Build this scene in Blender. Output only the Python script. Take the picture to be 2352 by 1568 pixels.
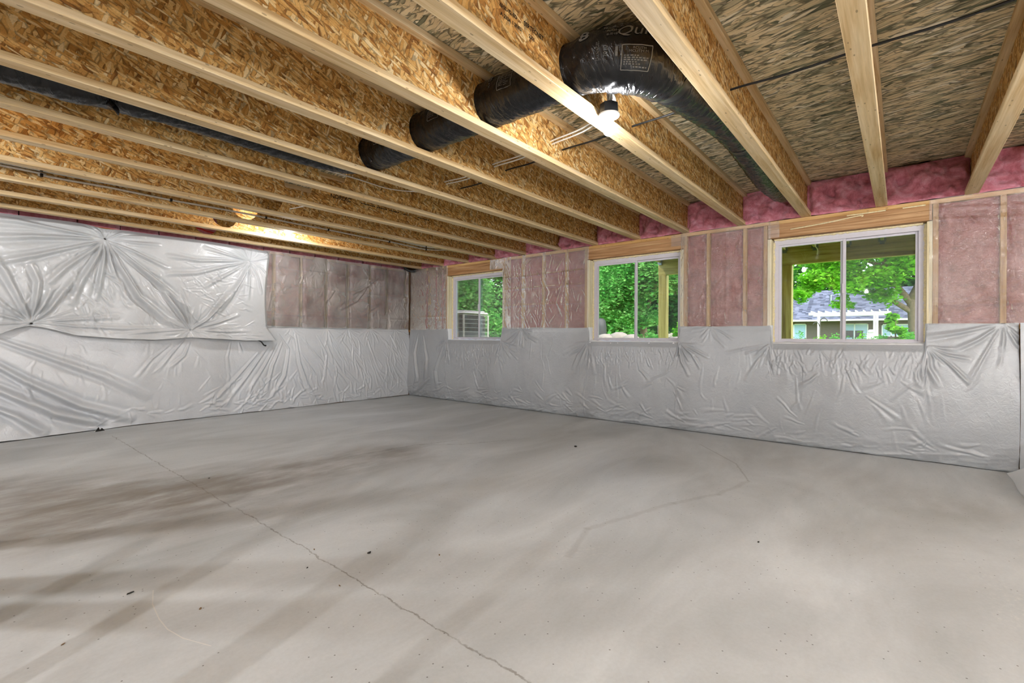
import bpy, bmesh, math, random
import numpy as np
from mathutils import Vector, Matrix
R = math.radians
for o in list(bpy.data.objects): bpy.data.objects.remove(o)
SC = bpy.context.scene
COL = SC.collection
rng = np.random.default_rng(7)
random.seed(7)

# ------------------------------------------------------------------ camera
EYE = 1.0905
cd = bpy.data.cameras.new('camera'); cam = bpy.data.objects.new('camera', cd); COL.objects.link(cam)
YAW, ROLL, FPX = 39.5517, 0.332, 1084.04
fwd = Vector((math.cos(R(YAW)), math.sin(R(YAW)), 0)); rgt = Vector((math.sin(R(YAW)), -math.cos(R(YAW)), 0)); up = Vector((0, 0, 1))
c_, s_ = math.cos(R(ROLL)), math.sin(R(ROLL))
cr = rgt * c_ + up * s_; cu = up * c_ - rgt * s_
cam.matrix_world = Matrix(((cr.x, cu.x, -fwd.x, 0), (cr.y, cu.y, -fwd.y, 0), (cr.z, cu.z, -fwd.z, EYE), (0, 0, 0, 1)))
cd.sensor_fit = 'HORIZONTAL'; cd.sensor_width = 36; cd.lens = FPX * 36 / 2352
cd.shift_y = -(784 - 775.15) / 2352
cd.clip_start = 0.03; cd.clip_end = 500
SC.camera = cam

# ------------------------------------------------------------------ world, sun, exposure
W = bpy.data.worlds.new('sky'); SC.world = W; W.use_nodes = True
wn = W.node_tree.nodes; wl = W.node_tree.links
sky = wn.new('ShaderNodeTexSky'); sky.sky_type = 'NISHITA'; sky.sun_disc = False
sky.sun_elevation = R(52); sky.sun_rotation = R(200); sky.air_density = 1.3; sky.dust_density = 3.0
bg = wn['Background']; wl.new(sky.outputs[0], bg.inputs[0]); bg.inputs[1].default_value = 0.85
sd = bpy.data.lights.new('sun', 'SUN'); sd.energy = 2.4; sd.angle = R(2.0); sd.color = (1, .95, .86)
sun = bpy.data.objects.new('sun', sd); COL.objects.link(sun)
sun.rotation_euler = Vector((0.45, -0.5, -0.95)).to_track_quat('-Z', 'Y').to_euler()
BULB_E = 620.0
FAR_E = {'a': 2900.0, 'b': 2300.0, 'c': 1700.0, 'd': 700.0, 'e': 1500.0, 'f': 2600.0, 'globe': 750.0}  # unseen bulbs; c to f and globe are added fill
BULB_COL = (.97, .97, .985)
vs = SC.view_settings
vs.view_transform = 'Standard'; vs.look = 'None'; vs.gamma = 1; vs.use_curve_mapping = False; vs.exposure = 0.62
SC.display_settings.display_device = 'sRGB'
SC.cycles.use_adaptive_sampling = True; SC.cycles.adaptive_threshold = .08
SC.cycles.max_bounces = 8; SC.cycles.diffuse_bounces = 4; SC.cycles.glossy_bounces = 3
SC.cycles.transparent_max_bounces = 16; SC.cycles.transmission_bounces = 4
SC.cycles.caustics_reflective = False; SC.cycles.caustics_refractive = False
SC.cycles.sample_clamp_indirect = 4.0

# ------------------------------------------------------------------ helpers
def srgb(r, g, b):
    f = lambda c: (c / 255 / 12.92) if c / 255 <= .04045 else ((c / 255 + .055) / 1.055) ** 2.4
    return (f(r), f(g), f(b), 1)

WL = {}
def wloc(o): return WL.get(o.name, (0, 0, 0)) if o else (0, 0, 0)

def thing(name, label, cat, loc=(0, 0, 0), group=None):
    o = bpy.data.objects.new(name, None); COL.objects.link(o); o.location = loc; o.empty_display_size = .1
    WL[o.name] = tuple(loc); o['label'] = label; o['category'] = cat
    if group: o['group'] = group
    return o

def tag(o, label, cat, group=None):
    o['label'] = label; o['category'] = cat
    if group: o['group'] = group
    return o

def mesh_obj(name, V, Fc, mat, parent=None, smooth=False, origin=None):
    """V in world metres; the mesh is stored relative to its parent's base (or to its own origin when top-level)."""
    V = np.asarray(V, float)
    base = np.array(wloc(parent)) if parent else (np.array(origin) if origin is not None else np.zeros(3))
    me = bpy.data.meshes.new(name)
    me.from_pydata((V - base).tolist(), [], [tuple(int(i) for i in f) for f in Fc])
    if smooth: me.polygons.foreach_set('use_smooth', [True] * len(me.polygons))
    me.materials.append(mat); me.update()
    o = bpy.data.objects.new(name, me); COL.objects.link(o)
    if parent: o.parent = parent; WL[o.name] = tuple(base)
    else: o.location = tuple(base); WL[o.name] = tuple(base)
    return o

class MB:
    def __init__(s): s.v = []; s.f = []
    def add(s, V, Fc):
        n = len(s.v); s.v.extend([tuple(p) for p in V]); s.f.extend([tuple(i + n for i in f) for f in Fc]); return s
    def box(s, x0, x1, y0, y1, z0, z1, b=0.0):
        if b <= 0:
            V = [(x, y, z) for x in (x0, x1) for y in (y0, y1) for z in (z0, z1)]
            return s.add(V, [(0, 1, 3, 2), (4, 6, 7, 5), (0, 4, 5, 1), (2, 3, 7, 6), (0, 2, 6, 4), (1, 5, 7, 3)])
        bm = bmesh.new(); bmesh.ops.create_cube(bm, size=1)
        for v in bm.verts: v.co = Vector(((x0 + x1) / 2 + v.co.x * (x1 - x0), (y0 + y1) / 2 + v.co.y * (y1 - y0), (z0 + z1) / 2 + v.co.z * (z1 - z0)))
        bmesh.ops.bevel(bm, geom=list(bm.edges), offset=b, segments=1, affect='EDGES')
        bm.verts.ensure_lookup_table()
        s.add([tuple(v.co) for v in bm.verts], [tuple(v.index for v in f.verts) for f in bm.faces]); bm.free(); return s
    def tube(s, P, r, seg=8, cap=True):
        P = [Vector(p) for p in P]; n = len(P); rr = r if hasattr(r, '__len__') else [r] * n
        T = [(P[min(i + 1, n - 1)] - P[max(i - 1, 0)]).normalized() for i in range(n)]
        a = T[0].orthogonal().normalized(); V = []; Fc = []
        for i in range(n):
            a = (a - T[i] * a.dot(T[i])).normalized(); b = T[i].cross(a)
            for k in range(seg):
                t = 2 * math.pi * k / seg; V.append(P[i] + (a * math.cos(t) + b * math.sin(t)) * rr[i])
        for i in range(n - 1):
            for k in range(seg):
                k2 = (k + 1) % seg; Fc.append((i * seg + k, i * seg + k2, (i + 1) * seg + k2, (i + 1) * seg + k))
        if cap: Fc.append(tuple(range(seg))[::-1]); Fc.append(tuple(range((n - 1) * seg, n * seg)))
        return s.add(V, Fc)
    def lathe(s, c, prof, seg=24):
        V = []; Fc = []; m = len(prof)
        for (r, z) in prof:
            for k in range(seg):
                t = 2 * math.pi * k / seg; V.append((c[0] + r * math.cos(t), c[1] + r * math.sin(t), c[2] + z))
        for i in range(m - 1):
            for k in range(seg):
                k2 = (k + 1) % seg; Fc.append((i * seg + k, i * seg + k2, (i + 1) * seg + k2, (i + 1) * seg + k))
        Fc.append(tuple(range(seg))); Fc.append(tuple(range((m - 1) * seg, m * seg))[::-1])
        return s.add(V, Fc)
    def build(s, name, mat, parent=None, smooth=False, origin=None): return mesh_obj(name, s.v, s.f, mat, parent, smooth, origin)

def bez(P, n=12):
    """Catmull-Rom through the points."""
    P = [np.array(p, float) for p in P]; Q = [2 * P[0] - P[1]] + P + [2 * P[-1] - P[-2]]; out = []
    for i in range(1, len(Q) - 2):
        for t in np.linspace(0, 1, n, endpoint=False):
            a, b, c, d = Q[i - 1:i + 3]
            out.append(.5 * ((2 * b) + (c - a) * t + (2 * a - 5 * b + 4 * c - d) * t ** 2 + (3 * b - a - 3 * c + d) * t ** 3))
    out.append(P[-1]); return out

def _h(ix, iy, s):
    h = (ix.astype(np.int64) * 374761393 + iy.astype(np.int64) * 668265263 + s * 974634777) & 0xffffffff
    h = ((h ^ (h >> 13)) * 1274126177) & 0xffffffff
    return ((h ^ (h >> 16)) & 0xffff) / 65535.0
def vn(x, y, s=0):
    x = np.asarray(x, float); y = np.asarray(y, float); x, y = np.broadcast_arrays(x, y)
    ix, iy = np.floor(x), np.floor(y); fx, fy = x - ix, y - iy
    fx = fx * fx * fx * (fx * (fx * 6 - 15) + 10); fy = fy * fy * fy * (fy * (fy * 6 - 15) + 10)
    a = _h(ix, iy, s); b = _h(ix + 1, iy, s); c = _h(ix, iy + 1, s); d = _h(ix + 1, iy + 1, s)
    return (a + (b - a) * fx) * (1 - fy) + (c + (d - c) * fx) * fy
def fbm(x, y, s=0, o=4):
    t = 0; a = .5
    for i in range(o): t = t + a * (vn(x, y, s + i * 17) - .5); x = x * 2.03; y = y * 2.03; a *= .5
    return t
def ridge(x, y, s=0, o=3):
    t = 0; a = .6
    for i in range(o): t = t + a * (1 - np.abs(2 * vn(x, y, s + i * 31) - 1)) ** 2; x = x * 2.1; y = y * 2.1; a *= .5
    return t
def gridmesh(P):
    n, m = P.shape[:2]; idx = np.arange(n * m).reshape(n, m)
    Fc = np.stack([idx[:-1, :-1], idx[1:, :-1], idx[1:, 1:], idx[:-1, 1:]], -1).reshape(-1, 4)
    return P.reshape(-1, 3), Fc

# ------------------------------------------------------------------ materials
class NT:
    def __init__(s, name):
        s.m = bpy.data.materials.new(name); s.m.use_nodes = True; s.t = s.m.node_tree; s.t.nodes.clear()
        s.out = s.n('ShaderNodeOutputMaterial')
    def n(s, t, **k):
        x = s.t.nodes.new(t)
        for a, b in k.items(): setattr(x, a, b)
        return x
    def set(s, sock, v):
        if isinstance(v, bpy.types.NodeSocket): s.t.links.new(v, sock)
        elif v is not None: sock.default_value = v
    def math(s, op, a, b=None, c=None, clamp=False):
        x = s.n('ShaderNodeMath', operation=op, use_clamp=clamp)
        for i, v in enumerate((a, b, c)): s.set(x.inputs[i], v)
        return x.outputs[0]
    def obj(s): return s.n('ShaderNodeTexCoord').outputs['Object']
    def xyz(s, v):
        x = s.n('ShaderNodeSeparateXYZ'); s.set(x.inputs[0], v); return x.outputs
    def vec(s, a=0., b=0., c=0.):
        x = s.n('ShaderNodeCombineXYZ')
        for i, v in enumerate((a, b, c)): s.set(x.inputs[i], v)
        return x.outputs[0]
    def map(s, v, scale=(1, 1, 1), rot=(0, 0, 0), loc=(0, 0, 0)):
        x = s.n('ShaderNodeMapping'); s.set(x.inputs[0], v); x.inputs['Scale'].default_value = scale; x.inputs['Rotation'].default_value = rot; x.inputs['Location'].default_value = loc
        return x.outputs[0]
    def noise(s, v, sc=5., det=3., rough=.55, dist=0., dim='3D'):
        x = s.n('ShaderNodeTexNoise', noise_dimensions=dim); s.set(x.inputs['Vector'], v)
        x.inputs['Scale'].default_value = sc; x.inputs['Detail'].default_value = det; x.inputs['Roughness'].default_value = rough; x.inputs['Distortion'].default_value = dist
        return x.outputs[0]
    def vor(s, v, sc=1., feat='F1', dim='2D', rnd=1., metric='EUCLIDEAN'):
        x = s.n('ShaderNodeTexVoronoi', voronoi_dimensions=dim, feature=feat)
        if feat != 'DISTANCE_TO_EDGE': x.distance = metric
        s.set(x.inputs['Vector'], v); x.inputs['Scale'].default_value = sc; x.inputs['Randomness'].default_value = rnd
        return x
    def ramp(s, f, stops, interp='LINEAR'):
        x = s.n('ShaderNodeValToRGB'); x.color_ramp.interpolation = interp; e = x.color_ramp.elements
        while len(e) < len(stops): e.new(.5)
        for i, (p, c) in enumerate(stops): e[i].position = p; e[i].color = c
        s.set(x.inputs[0], f); return x.outputs[0]
    def mix(s, f, a, b, mode='MIX'):
        x = s.n('ShaderNodeMix', data_type='RGBA', blend_type=mode); s.set(x.inputs[0], f); s.set(x.inputs[6], a); s.set(x.inputs[7], b); return x.outputs[2]
    def mr(s, f, a, b, c=0., d=1.):
        x = s.n('ShaderNodeMapRange'); s.set(x.inputs[0], f)
        for i, v in enumerate((a, b, c, d)): x.inputs[i + 1].default_value = v
        return x.outputs[0]
    def bump(s, h, d=.002, st=1.):
        x = s.n('ShaderNodeBump'); s.set(x.inputs['Height'], h); x.inputs['Distance'].default_value = d; x.inputs['Strength'].default_value = st; return x.outputs[0]
    def pbr(s, col, rough=.6, spec=.4, bump=None, **k):
        x = s.n('ShaderNodeBsdfPrincipled'); s.set(x.inputs['Base Color'], col); s.set(x.inputs['Roughness'], rough); s.set(x.inputs['Specular IOR Level'], spec)
        if bump is not None: s.set(x.inputs['Normal'], bump)
        for a, b in k.items(): s.set(x.inputs[a.replace('_', ' ')], b)
        return x.outputs[0]
    def fin(s, sh): s.t.links.new(sh, s.out.inputs[0]); return s.m

def plain(name, col, rough=.6, spec=.4, nscale=30., var=.12, **k):
    t = NT(name); n = t.noise(t.obj(), nscale, 4)
    d = tuple(c * (1 - var) for c in col[:3]) + (1,); l = tuple(min(1, c * (1 + var)) for c in col[:3]) + (1,)
    return t.fin(t.pbr(t.ramp(n, [(.3, d), (.7, l)]), rough, spec, **k))

def osb(name, plane, palette, base, layers, dark=.5, gap=0.0, rough=.72, bumpd=.0012, seed=0.0, cover=.75):
    t = NT(name); o = t.xyz(t.obj()); a, b = {'xz': (0, 2), 'yx': (1, 0)}[plane]
    rv = t.n('ShaderNodeObjectInfo').outputs['Random']
    u = t.math('MULTIPLY_ADD', rv, 37.0, o[a]); v = t.math('MULTIPLY_ADD', rv, 11.3, o[b])
    P = t.vec(u, v, 0.)
    wob = t.noise(P, 9., 2., dim='2D')
    big = t.noise(P, 3., 2., dim='2D')
    col = base; h = None
    for i, (ang, L, Wd) in enumerate(layers):
        q = t.map(P, rot=(0, 0, R(ang)), loc=(seed + i * 3.71, i * 5.13, 0))
        q = t.n('ShaderNodeVectorMath', operation='MULTIPLY_ADD'); 
        t.set(q.inputs[0], t.map(P, rot=(0, 0, R(ang)), loc=(seed + i * 3.71, i * 5.13, 0))); q.inputs[1].default_value = (1 / L, 1 / Wd, 1)
        t.set(q.inputs[2], t.vec(t.math('MULTIPLY', wob, .5), t.math('MULTIPLY', wob, 1.2), 0.))
        vo = t.vor(q.outputs[0], 1., rnd=.95, metric='EUCLIDEAN')
        c = t.n('ShaderNodeSeparateColor'); t.set(c.inputs[0], vo.outputs['Color'])
        fl = t.ramp(c.outputs[0], palette, 'LINEAR')
        fine = t.noise(t.map(P, rot=(0, 0, R(ang)), scale=(1, 1, 1)), 1., 1.) if False else None
        on = t.math('GREATER_THAN', c.outputs[1], 1 - cover if i else 0.02)
        edge = t.mr(vo.outputs['Distance'], .42, .62, 0., 1.)
        fl = t.mix(t.math('MULTIPLY', edge, dark), fl, tuple(x * .18 for x in palette[0][1][:3]) + (1,))
        col = t.mix(on, col, fl)
        hh = t.math('SUBTRACT', c.outputs[2], edge)
        if h is None: h = hh
        else:
            mx = t.n('ShaderNodeMix', data_type='FLOAT'); t.set(mx.inputs[0], on); t.set(mx.inputs[2], h); t.set(mx.inputs[3], hh); h = mx.outputs[0]
    gr = t.noise(t.map(P, scale=(60, 220, 1)) if plane == 'yx' else t.map(P, scale=(160, 160, 1)), 1., 3., dim='2D')
    col = t.mix(.4 if plane == 'xz' else .25, col, t.ramp(gr, [(.3, (.55, .52, .5, 1)), (.6, (1.0, 1.0, 1.0, 1))]), 'MULTIPLY')
    col = t.mix(.4, col, t.ramp(big, [(.3, (.8, .78, .74, 1)), (.65, (1, 1, 1, 1))]), 'MULTIPLY')
    return t.fin(t.pbr(col, rough, .3, t.bump(h, bumpd, .8)))

PAL_WEB = [(0., srgb(156, 104, 48)), (.18, srgb(204, 148, 76)), (.5, srgb(228, 176, 102)), (.8, srgb(240, 200, 132)), (1., srgb(250, 226, 176))]
PAL_SUB = [(0., srgb(112, 116, 92)), (.18, srgb(186, 178, 146)), (.45, srgb(230, 212, 170)), (.78, srgb(244, 226, 186)), (1., srgb(252, 244, 220))]
M = {}
M['web'] = osb('osb_web', 'xz', PAL_WEB, srgb(178, 126, 62),
               [(82, .13, .055), (40, .11, .042), (-35, .10, .034), (100, .12, .030), (68, .085, .020), (-70, .07, .016), (20, .05, .012)], dark=.5, cover=.5)
M['sub'] = osb('osb_subfloor', 'yx', PAL_SUB, srgb(140, 114, 70),
               [(4, .15, .014), (-20, .10, .012), (18, .11, .013), (-6, .13, .020), (10, .14, .024), (-30, .11, .028), (32, .10, .022), (2, .16, .030), (-12, .12, .018)], dark=.68, cover=.42, bumpd=.002)

def wood(name, light, mid, darkc, axis, rough=.62, specks=.55, gs=1.0):
    t = NT(name); o = t.obj(); rv = t.n('ShaderNodeObjectInfo').outputs['Random']
    sc = [26 * gs, 26 * gs, 26 * gs]; sc[axis] = 1.3 * gs
    ofs = t.n('ShaderNodeVectorMath', operation='ADD'); t.set(ofs.inputs[0], o); t.set(ofs.inputs[1], t.vec(t.math('MULTIPLY', rv, 91.), t.math('MULTIPLY', rv, 33.), t.math('MULTIPLY', rv, 57.)))
    n = t.noise(t.map(ofs.outputs[0], scale=sc), 1., 4., .6, .6)
    n2 = t.noise(ofs.outputs[0], 2.2, 3.)
    sc2 = [120 * gs] * 3; sc2[axis] = 4
    fine = t.noise(t.map(ofs.outputs[0], scale=sc2), 1., 2.)
    col = t.ramp(n, [(.28, darkc), (.48, mid), (.68, light)])
    col = t.mix(.4, col, t.ramp(fine, [(.35, (.72, .68, .62, 1)), (.6, (1, 1, 1, 1))]), 'MULTIPLY')
    col = t.mix(.5, col, t.ramp(n2, [(.3, (.82, .78, .72, 1)), (.7, (1, 1, 1, 1))]), 'MULTIPLY')
    sc3 = [30] * 3; sc3[axis] = 11
    sp = t.vor(t.map(ofs.outputs[0], scale=sc3), 1., dim='3D', rnd=1.)
    spm = t.math('MULTIPLY', t.math('LESS_THAN', sp.outputs['Distance'], .115), specks)
    col = t.mix(spm, col, tuple(x * .22 for x in darkc[:3]) + (1,))
    return t.fin(t.pbr(col, rough, .3, t.bump(n, .0015, .5)))
SPL, SPM, SPD = srgb(236, 214, 176), srgb(222, 194, 148), srgb(196, 158, 106)
M['spruce_x'] = wood('spruce_flange', SPL, SPM, SPD, 0)
M['spruce_z'] = wood('spruce_stud', srgb(204, 168, 112), srgb(180, 138, 82), srgb(146, 102, 54), 2)
M['spruce_y'] = wood('spruce_plate', srgb(226, 190, 134), srgb(206, 162, 100), srgb(172, 122, 66), 1)
M['header'] = wood('fir_header', srgb(206, 168, 124), srgb(182, 138, 94), srgb(142, 100, 60), 1, specks=.1)
M['header_x'] = wood('fir_header_x', srgb(206, 150, 88), srgb(184, 122, 62), srgb(142, 86, 38), 0, specks=.1)
M['jamb'] = wood('jamb_painted_daylight', srgb(248, 242, 218), srgb(240, 230, 194), srgb(220, 202, 154), 2, specks=.2)  # daylight on the jambs put into the wood colour
TL, TM, TD = srgb(206, 188, 116), srgb(182, 160, 88), srgb(132, 110, 54)
M['treated_y'] = wood('treated_lumber_y', TL, TM, TD, 1, specks=.1, gs=.8)
M['treated_x'] = wood('treated_lumber_x', TL, TM, TD, 0, specks=.1, gs=.8)
M['treated_z'] = wood('treated_lumber_z', TL, TM, TD, 2, specks=.15, gs=.8)
M['black'] = plain('black_plastic', (.012, .012, .013, 1), .4, .5)
M['black_cable'] = plain('black_cable_jacket', (.012, .012, .012, 1), .45, .4)
M['white_cable'] = plain('white_cable_jacket', srgb(240, 236, 230), .5, .4)
M['grey_cable'] = plain('grey_cable_jacket', srgb(150, 142, 132), .5, .4)
M['porcelain'] = plain('white_porcelain', srgb(236, 232, 226), .25, .5)
M['pipe_red'] = plain('red_pipe', srgb(196, 40, 30), .35, .5)
M['metal'] = plain('galvanised_metal', srgb(120, 128, 128), .4, .5, Metallic=.8)
M['vinyl'] = plain('grey_white_vinyl', srgb(206, 202, 208), .4, .4, var=.03)
M['foam'] = plain('spray_foam', srgb(232, 218, 176), .8, .2, 60.)
M['dark'] = plain('dark_debris', (.02, .018, .016, 1), .7, .3)
M['chip'] = plain('wood_chip', srgb(120, 96, 70), .8, .2)
M['concrete_wall'] = plain('concrete_wall', srgb(168, 164, 158), .85, .2, 6.)
M['sheathing'] = plain('wall_sheathing', srgb(150, 116, 76), .8, .2, 12.)

def emit(name, col, st):
    t = NT(name); e = t.n('ShaderNodeEmission'); e.inputs[0].default_value = col + (1,); e.inputs[1].default_value = st; return t.fin(e.outputs[0])
M['bulb'] = emit('lit_bulb', BULB_COL, BULB_E)
for q_ in FAR_E: M['bulb_' + q_] = emit('brighter_lit_bulb', BULB_COL, FAR_E[q_])

# concrete floor: trowel clouds, fine grit, hairline cracks
def floor_mat():
    t = NT('concrete_floor'); o = t.obj(); q = t.xyz(o)
    warp = t.noise(o, 1.2, 3.)
    sw = t.noise(t.map(o, scale=(.55, 1.5, 1), rot=(0, 0, R(-25))), 1., 6., .6, .7)
    mid = t.noise(o, 3.2, 5., .6, .8)
    fine = t.noise(o, 60., 4., .7)
    col = t.ramp(sw, [(.28, srgb(174, 176, 175)), (.5, srgb(194, 196, 196)), (.70, srgb(210, 212, 212))])
    col = t.mix(.55, col, t.ramp(mid, [(.3, (.88, .875, .865, 1)), (.65, (1, 1, 1, 1))]), 'MULTIPLY')
    col = t.mix(.4, col, t.ramp(fine, [(.3, (.84, .83, .82, 1)), (.62, (1, 1, 1, 1))]), 'MULTIPLY')
    # white scuffed patches
    scuff = t.math('MULTIPLY', t.mr(t.noise(o, 1.1, 2.), .60, .74), t.mr(t.noise(o, 38., 5., .75), .52, .68))
    col = t.mix(t.math('MULTIPLY', scuff, .5), col, srgb(226, 222, 214))
    # dark flecks
    fl = t.vor(o, 16., dim='2D'); cc = t.n('ShaderNodeSeparateColor'); t.set(cc.inputs[0], fl.outputs['Color'])
    fm = t.math('MULTIPLY', t.math('LESS_THAN', fl.outputs['Distance'], .045), t.math('GREATER_THAN', cc.outputs[0], .8))
    col = t.mix(t.math('MULTIPLY', fm, .75), col, srgb(78, 70, 62))
    wig = t.math('MULTIPLY_ADD', t.noise(o, 7., 5., .7), .07, -.035)
    def seg(ax, ay, bx, by, w, col, st, tint=srgb(104, 94, 82)):
        dx, dy = bx - ax, by - ay; L2 = dx * dx + dy * dy
        px = t.math('SUBTRACT', t.math('ADD', q[0], wig), ax); py = t.math('SUBTRACT', t.math('ADD', q[1], wig), ay)
        h = t.math('DIVIDE', t.math('ADD', t.math('MULTIPLY', px, dx), t.math('MULTIPLY', py, dy)), L2, clamp=True)
        ex = t.math('SUBTRACT', px, t.math('MULTIPLY', h, dx)); ey = t.math('SUBTRACT', py, t.math('MULTIPLY', h, dy))
        d = t.math('SQRT', t.math('ADD', t.math('MULTIPLY', ex, ex), t.math('MULTIPLY', ey, ey)))
        m = t.math('MULTIPLY', t.mr(d, w * .35, w, 1., 0.), st)
        return t.mix(m, col, tint)
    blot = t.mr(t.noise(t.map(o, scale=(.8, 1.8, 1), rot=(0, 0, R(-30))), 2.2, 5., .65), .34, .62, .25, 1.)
    for a in [(.0, 4.75, 1.25, 3.65, .95), (1.1, 3.85, 2.6, 3.72, .6), (-.6, 4.2, .5, 3.9, .8)]:  # brown stain, deepened in colour to shade the front-left floor
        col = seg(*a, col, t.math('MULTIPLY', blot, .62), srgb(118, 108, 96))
    for a in [(4.2, -.2, 5.3, 1.2, .5), (3.2, .2, 4.4, -.3, .4)]:
        col = seg(*a, col, t.math('MULTIPLY', blot, .22), srgb(140, 136, 126))
    ck = t.mr(t.noise(o, 11., 3.), .35, .55, .35, 1.)
    for a in [(1.19, 6.6, 1.19, 3.3, .006), (1.2, 3.25, 1.16, -3.5, .0055)]:
        col = seg(*a, col, t.math('MULTIPLY', ck, .62))
    for a in [(2.37, 3.88, 3.05, 3.79), (3.05, 3.79, 3.39, 3.46), (3.39, 3.46, 3.9, 3.2), (3.05, 3.79, 3.5, 3.62)]:
        col = seg(*a, .007, col, t.math('MULTIPLY', ck, .6))
    for a in [(5.0, 1.6, 4.43, 1.11), (4.43, 1.11, 3.95, .90)]:
        col = seg(*a, .010, col, .3)
    for a in [(3.95, .9, 3.48, .99), (3.48, .99, 3.1, 1.16), (3.1, 1.16, 2.36, 1.38), (2.36, 1.38, 2.0, 1.28)]:
        col = seg(*a, .026, col, .16)
    def arc(pts, col):
        for (ax, ay), (bx, by) in zip(pts, pts[1:]):
            dx, dy = bx - ax, by - ay; L2 = dx * dx + dy * dy
            px = t.math('SUBTRACT', q[0], ax); py = t.math('SUBTRACT', q[1], ay)
            h = t.math('DIVIDE', t.math('ADD', t.math('MULTIPLY', px, dx), t.math('MULTIPLY', py, dy)), L2, clamp=True)
            ex = t.math('SUBTRACT', px, t.math('MULTIPLY', h, dx)); ey = t.math('SUBTRACT', py, t.math('MULTIPLY', h, dy))
            d = t.math('SQRT', t.math('ADD', t.math('MULTIPLY', ex, ex), t.math('MULTIPLY', ey, ey)))
            col = t.mix(t.math('MULTIPLY', t.mr(d, .0012, .0026, 1., 0.), .6), col, srgb(222, 216, 206))
        return col
    col = arc([(.584, 2.468), (.552, 2.34), (.540, 2.20), (.541, 2.10), (.561, 1.995), (.61, 1.87)], col)
    hb = t.math('ADD', t.math('MULTIPLY', fine, .3), mid)
    return t.fin(t.pbr(col, t.mr(mid, .3, .7, .48, .64), .35, t.bump(hb, .002, .3)))
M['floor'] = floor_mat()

# white vinyl-faced blanket
def vinyl_sheet(name, c1, c2, rough, bd):
    t = NT(name); o = t.obj()
    n = t.noise(o, 2.2, 4.); f = t.noise(o, 26., 4., .6, 1.2); g = t.noise(o, 300., 2.)
    col = t.ramp(n, [(.3, c1), (.7, c2)])
    col = t.mix(.06, col, t.ramp(f, [(.3, (.5, .5, .5, 1)), (.7, (1, 1, 1, 1))]), 'MULTIPLY')
    rg = t.n('ShaderNodeTexNoise', noise_dimensions='3D', noise_type='RIDGED_MULTIFRACTAL'); t.set(rg.inputs['Vector'], t.map(o, scale=(1, 1, .45))); rg.inputs['Scale'].default_value = 5.; rg.inputs['Detail'].default_value = 3.; rg.inputs['Distortion'].default_value = 1.0
    patch = t.mr(t.noise(o, 1.6, 2.), .46, .66)
    hb = t.math('ADD', t.math('MULTIPLY_ADD', g, .04, f), t.math('MULTIPLY', t.math('MULTIPLY', rg.outputs[0], patch), 1.1))
    return t.fin(t.pbr(col, rough, .75, t.bump(hb, bd, .8)))
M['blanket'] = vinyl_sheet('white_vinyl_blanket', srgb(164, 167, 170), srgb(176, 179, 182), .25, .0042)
M['blanket_left'] = vinyl_sheet('vinyl_blanket_painted_lit', srgb(204, 207, 210), srgb(216, 218, 221), .25, .0038)  # same vinyl as above; left wall's stronger light put into its colour
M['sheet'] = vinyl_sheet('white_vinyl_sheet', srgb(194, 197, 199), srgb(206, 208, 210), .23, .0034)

def poly_mat(nm='clear_poly_film', h0=.06, h1=.22):
    t = NT(nm); o = t.obj()
    f = t.noise(o, 7., 5., .65, 1.4); cr = t.noise(o, 42., 3., .6, 2.)
    rg = t.n('ShaderNodeTexNoise', noise_dimensions='3D', noise_type='RIDGED_MULTIFRACTAL'); t.set(rg.inputs['Vector'], t.map(o, scale=(1, 1, .55))); rg.inputs['Scale'].default_value = 9.; rg.inputs['Detail'].default_value = 3.; rg.inputs['Distortion'].default_value = 1.2
    bp = t.bump(t.math('ADD', t.math('MULTIPLY_ADD', cr, .3, f), t.math('MULTIPLY', t.math('MULTIPLY', rg.outputs[0], t.mr(t.noise(o, 2.4, 2.), .45, .65)), .45)), .016, 1.)
    tr = t.n('ShaderNodeBsdfTransparent'); tr.inputs[0].default_value = (.97, .965, .955, 1)
    df = t.n('ShaderNodeBsdfDiffuse'); df.inputs[0].default_value = srgb(226, 222, 218)
    gl = t.n('ShaderNodeBsdfAnisotropic'); gl.inputs[0].default_value = (1, .98, .94, 1); gl.inputs['Roughness'].default_value = .20
    t.set(gl.inputs['Normal'], bp)
    m1 = t.n('ShaderNodeMixShader'); t.set(m1.inputs[0], t.mr(t.noise(o, 1.7, 3., .55), .35, .68, h0, h1)); t.set(m1.inputs[1], tr.outputs[0]); t.set(m1.inputs[2], df.outputs[0])
    fr = t.n('ShaderNodeFresnel'); fr.inputs[0].default_value = 1.5
    m2 = t.n('ShaderNodeMixShader'); t.set(m2.inputs[0], t.math('MULTIPLY_ADD', fr.outputs[0], 1.2, .065, clamp=True)); t.set(m2.inputs[1], m1.outputs[0]); t.set(m2.inputs[2], gl.outputs[0])
    return t.fin(m2.outputs[0])
M['poly'] = poly_mat()
M['wrap'] = vinyl_sheet('vinyl_wrap_painted_light', srgb(236, 237, 238), srgb(244, 244, 244), .3, .002)  # blanket vinyl whitened: light on sills, jambs and flap put into colour
M['poly_hazy'] = poly_mat('hazy_poly_film', .16, .52)

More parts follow.
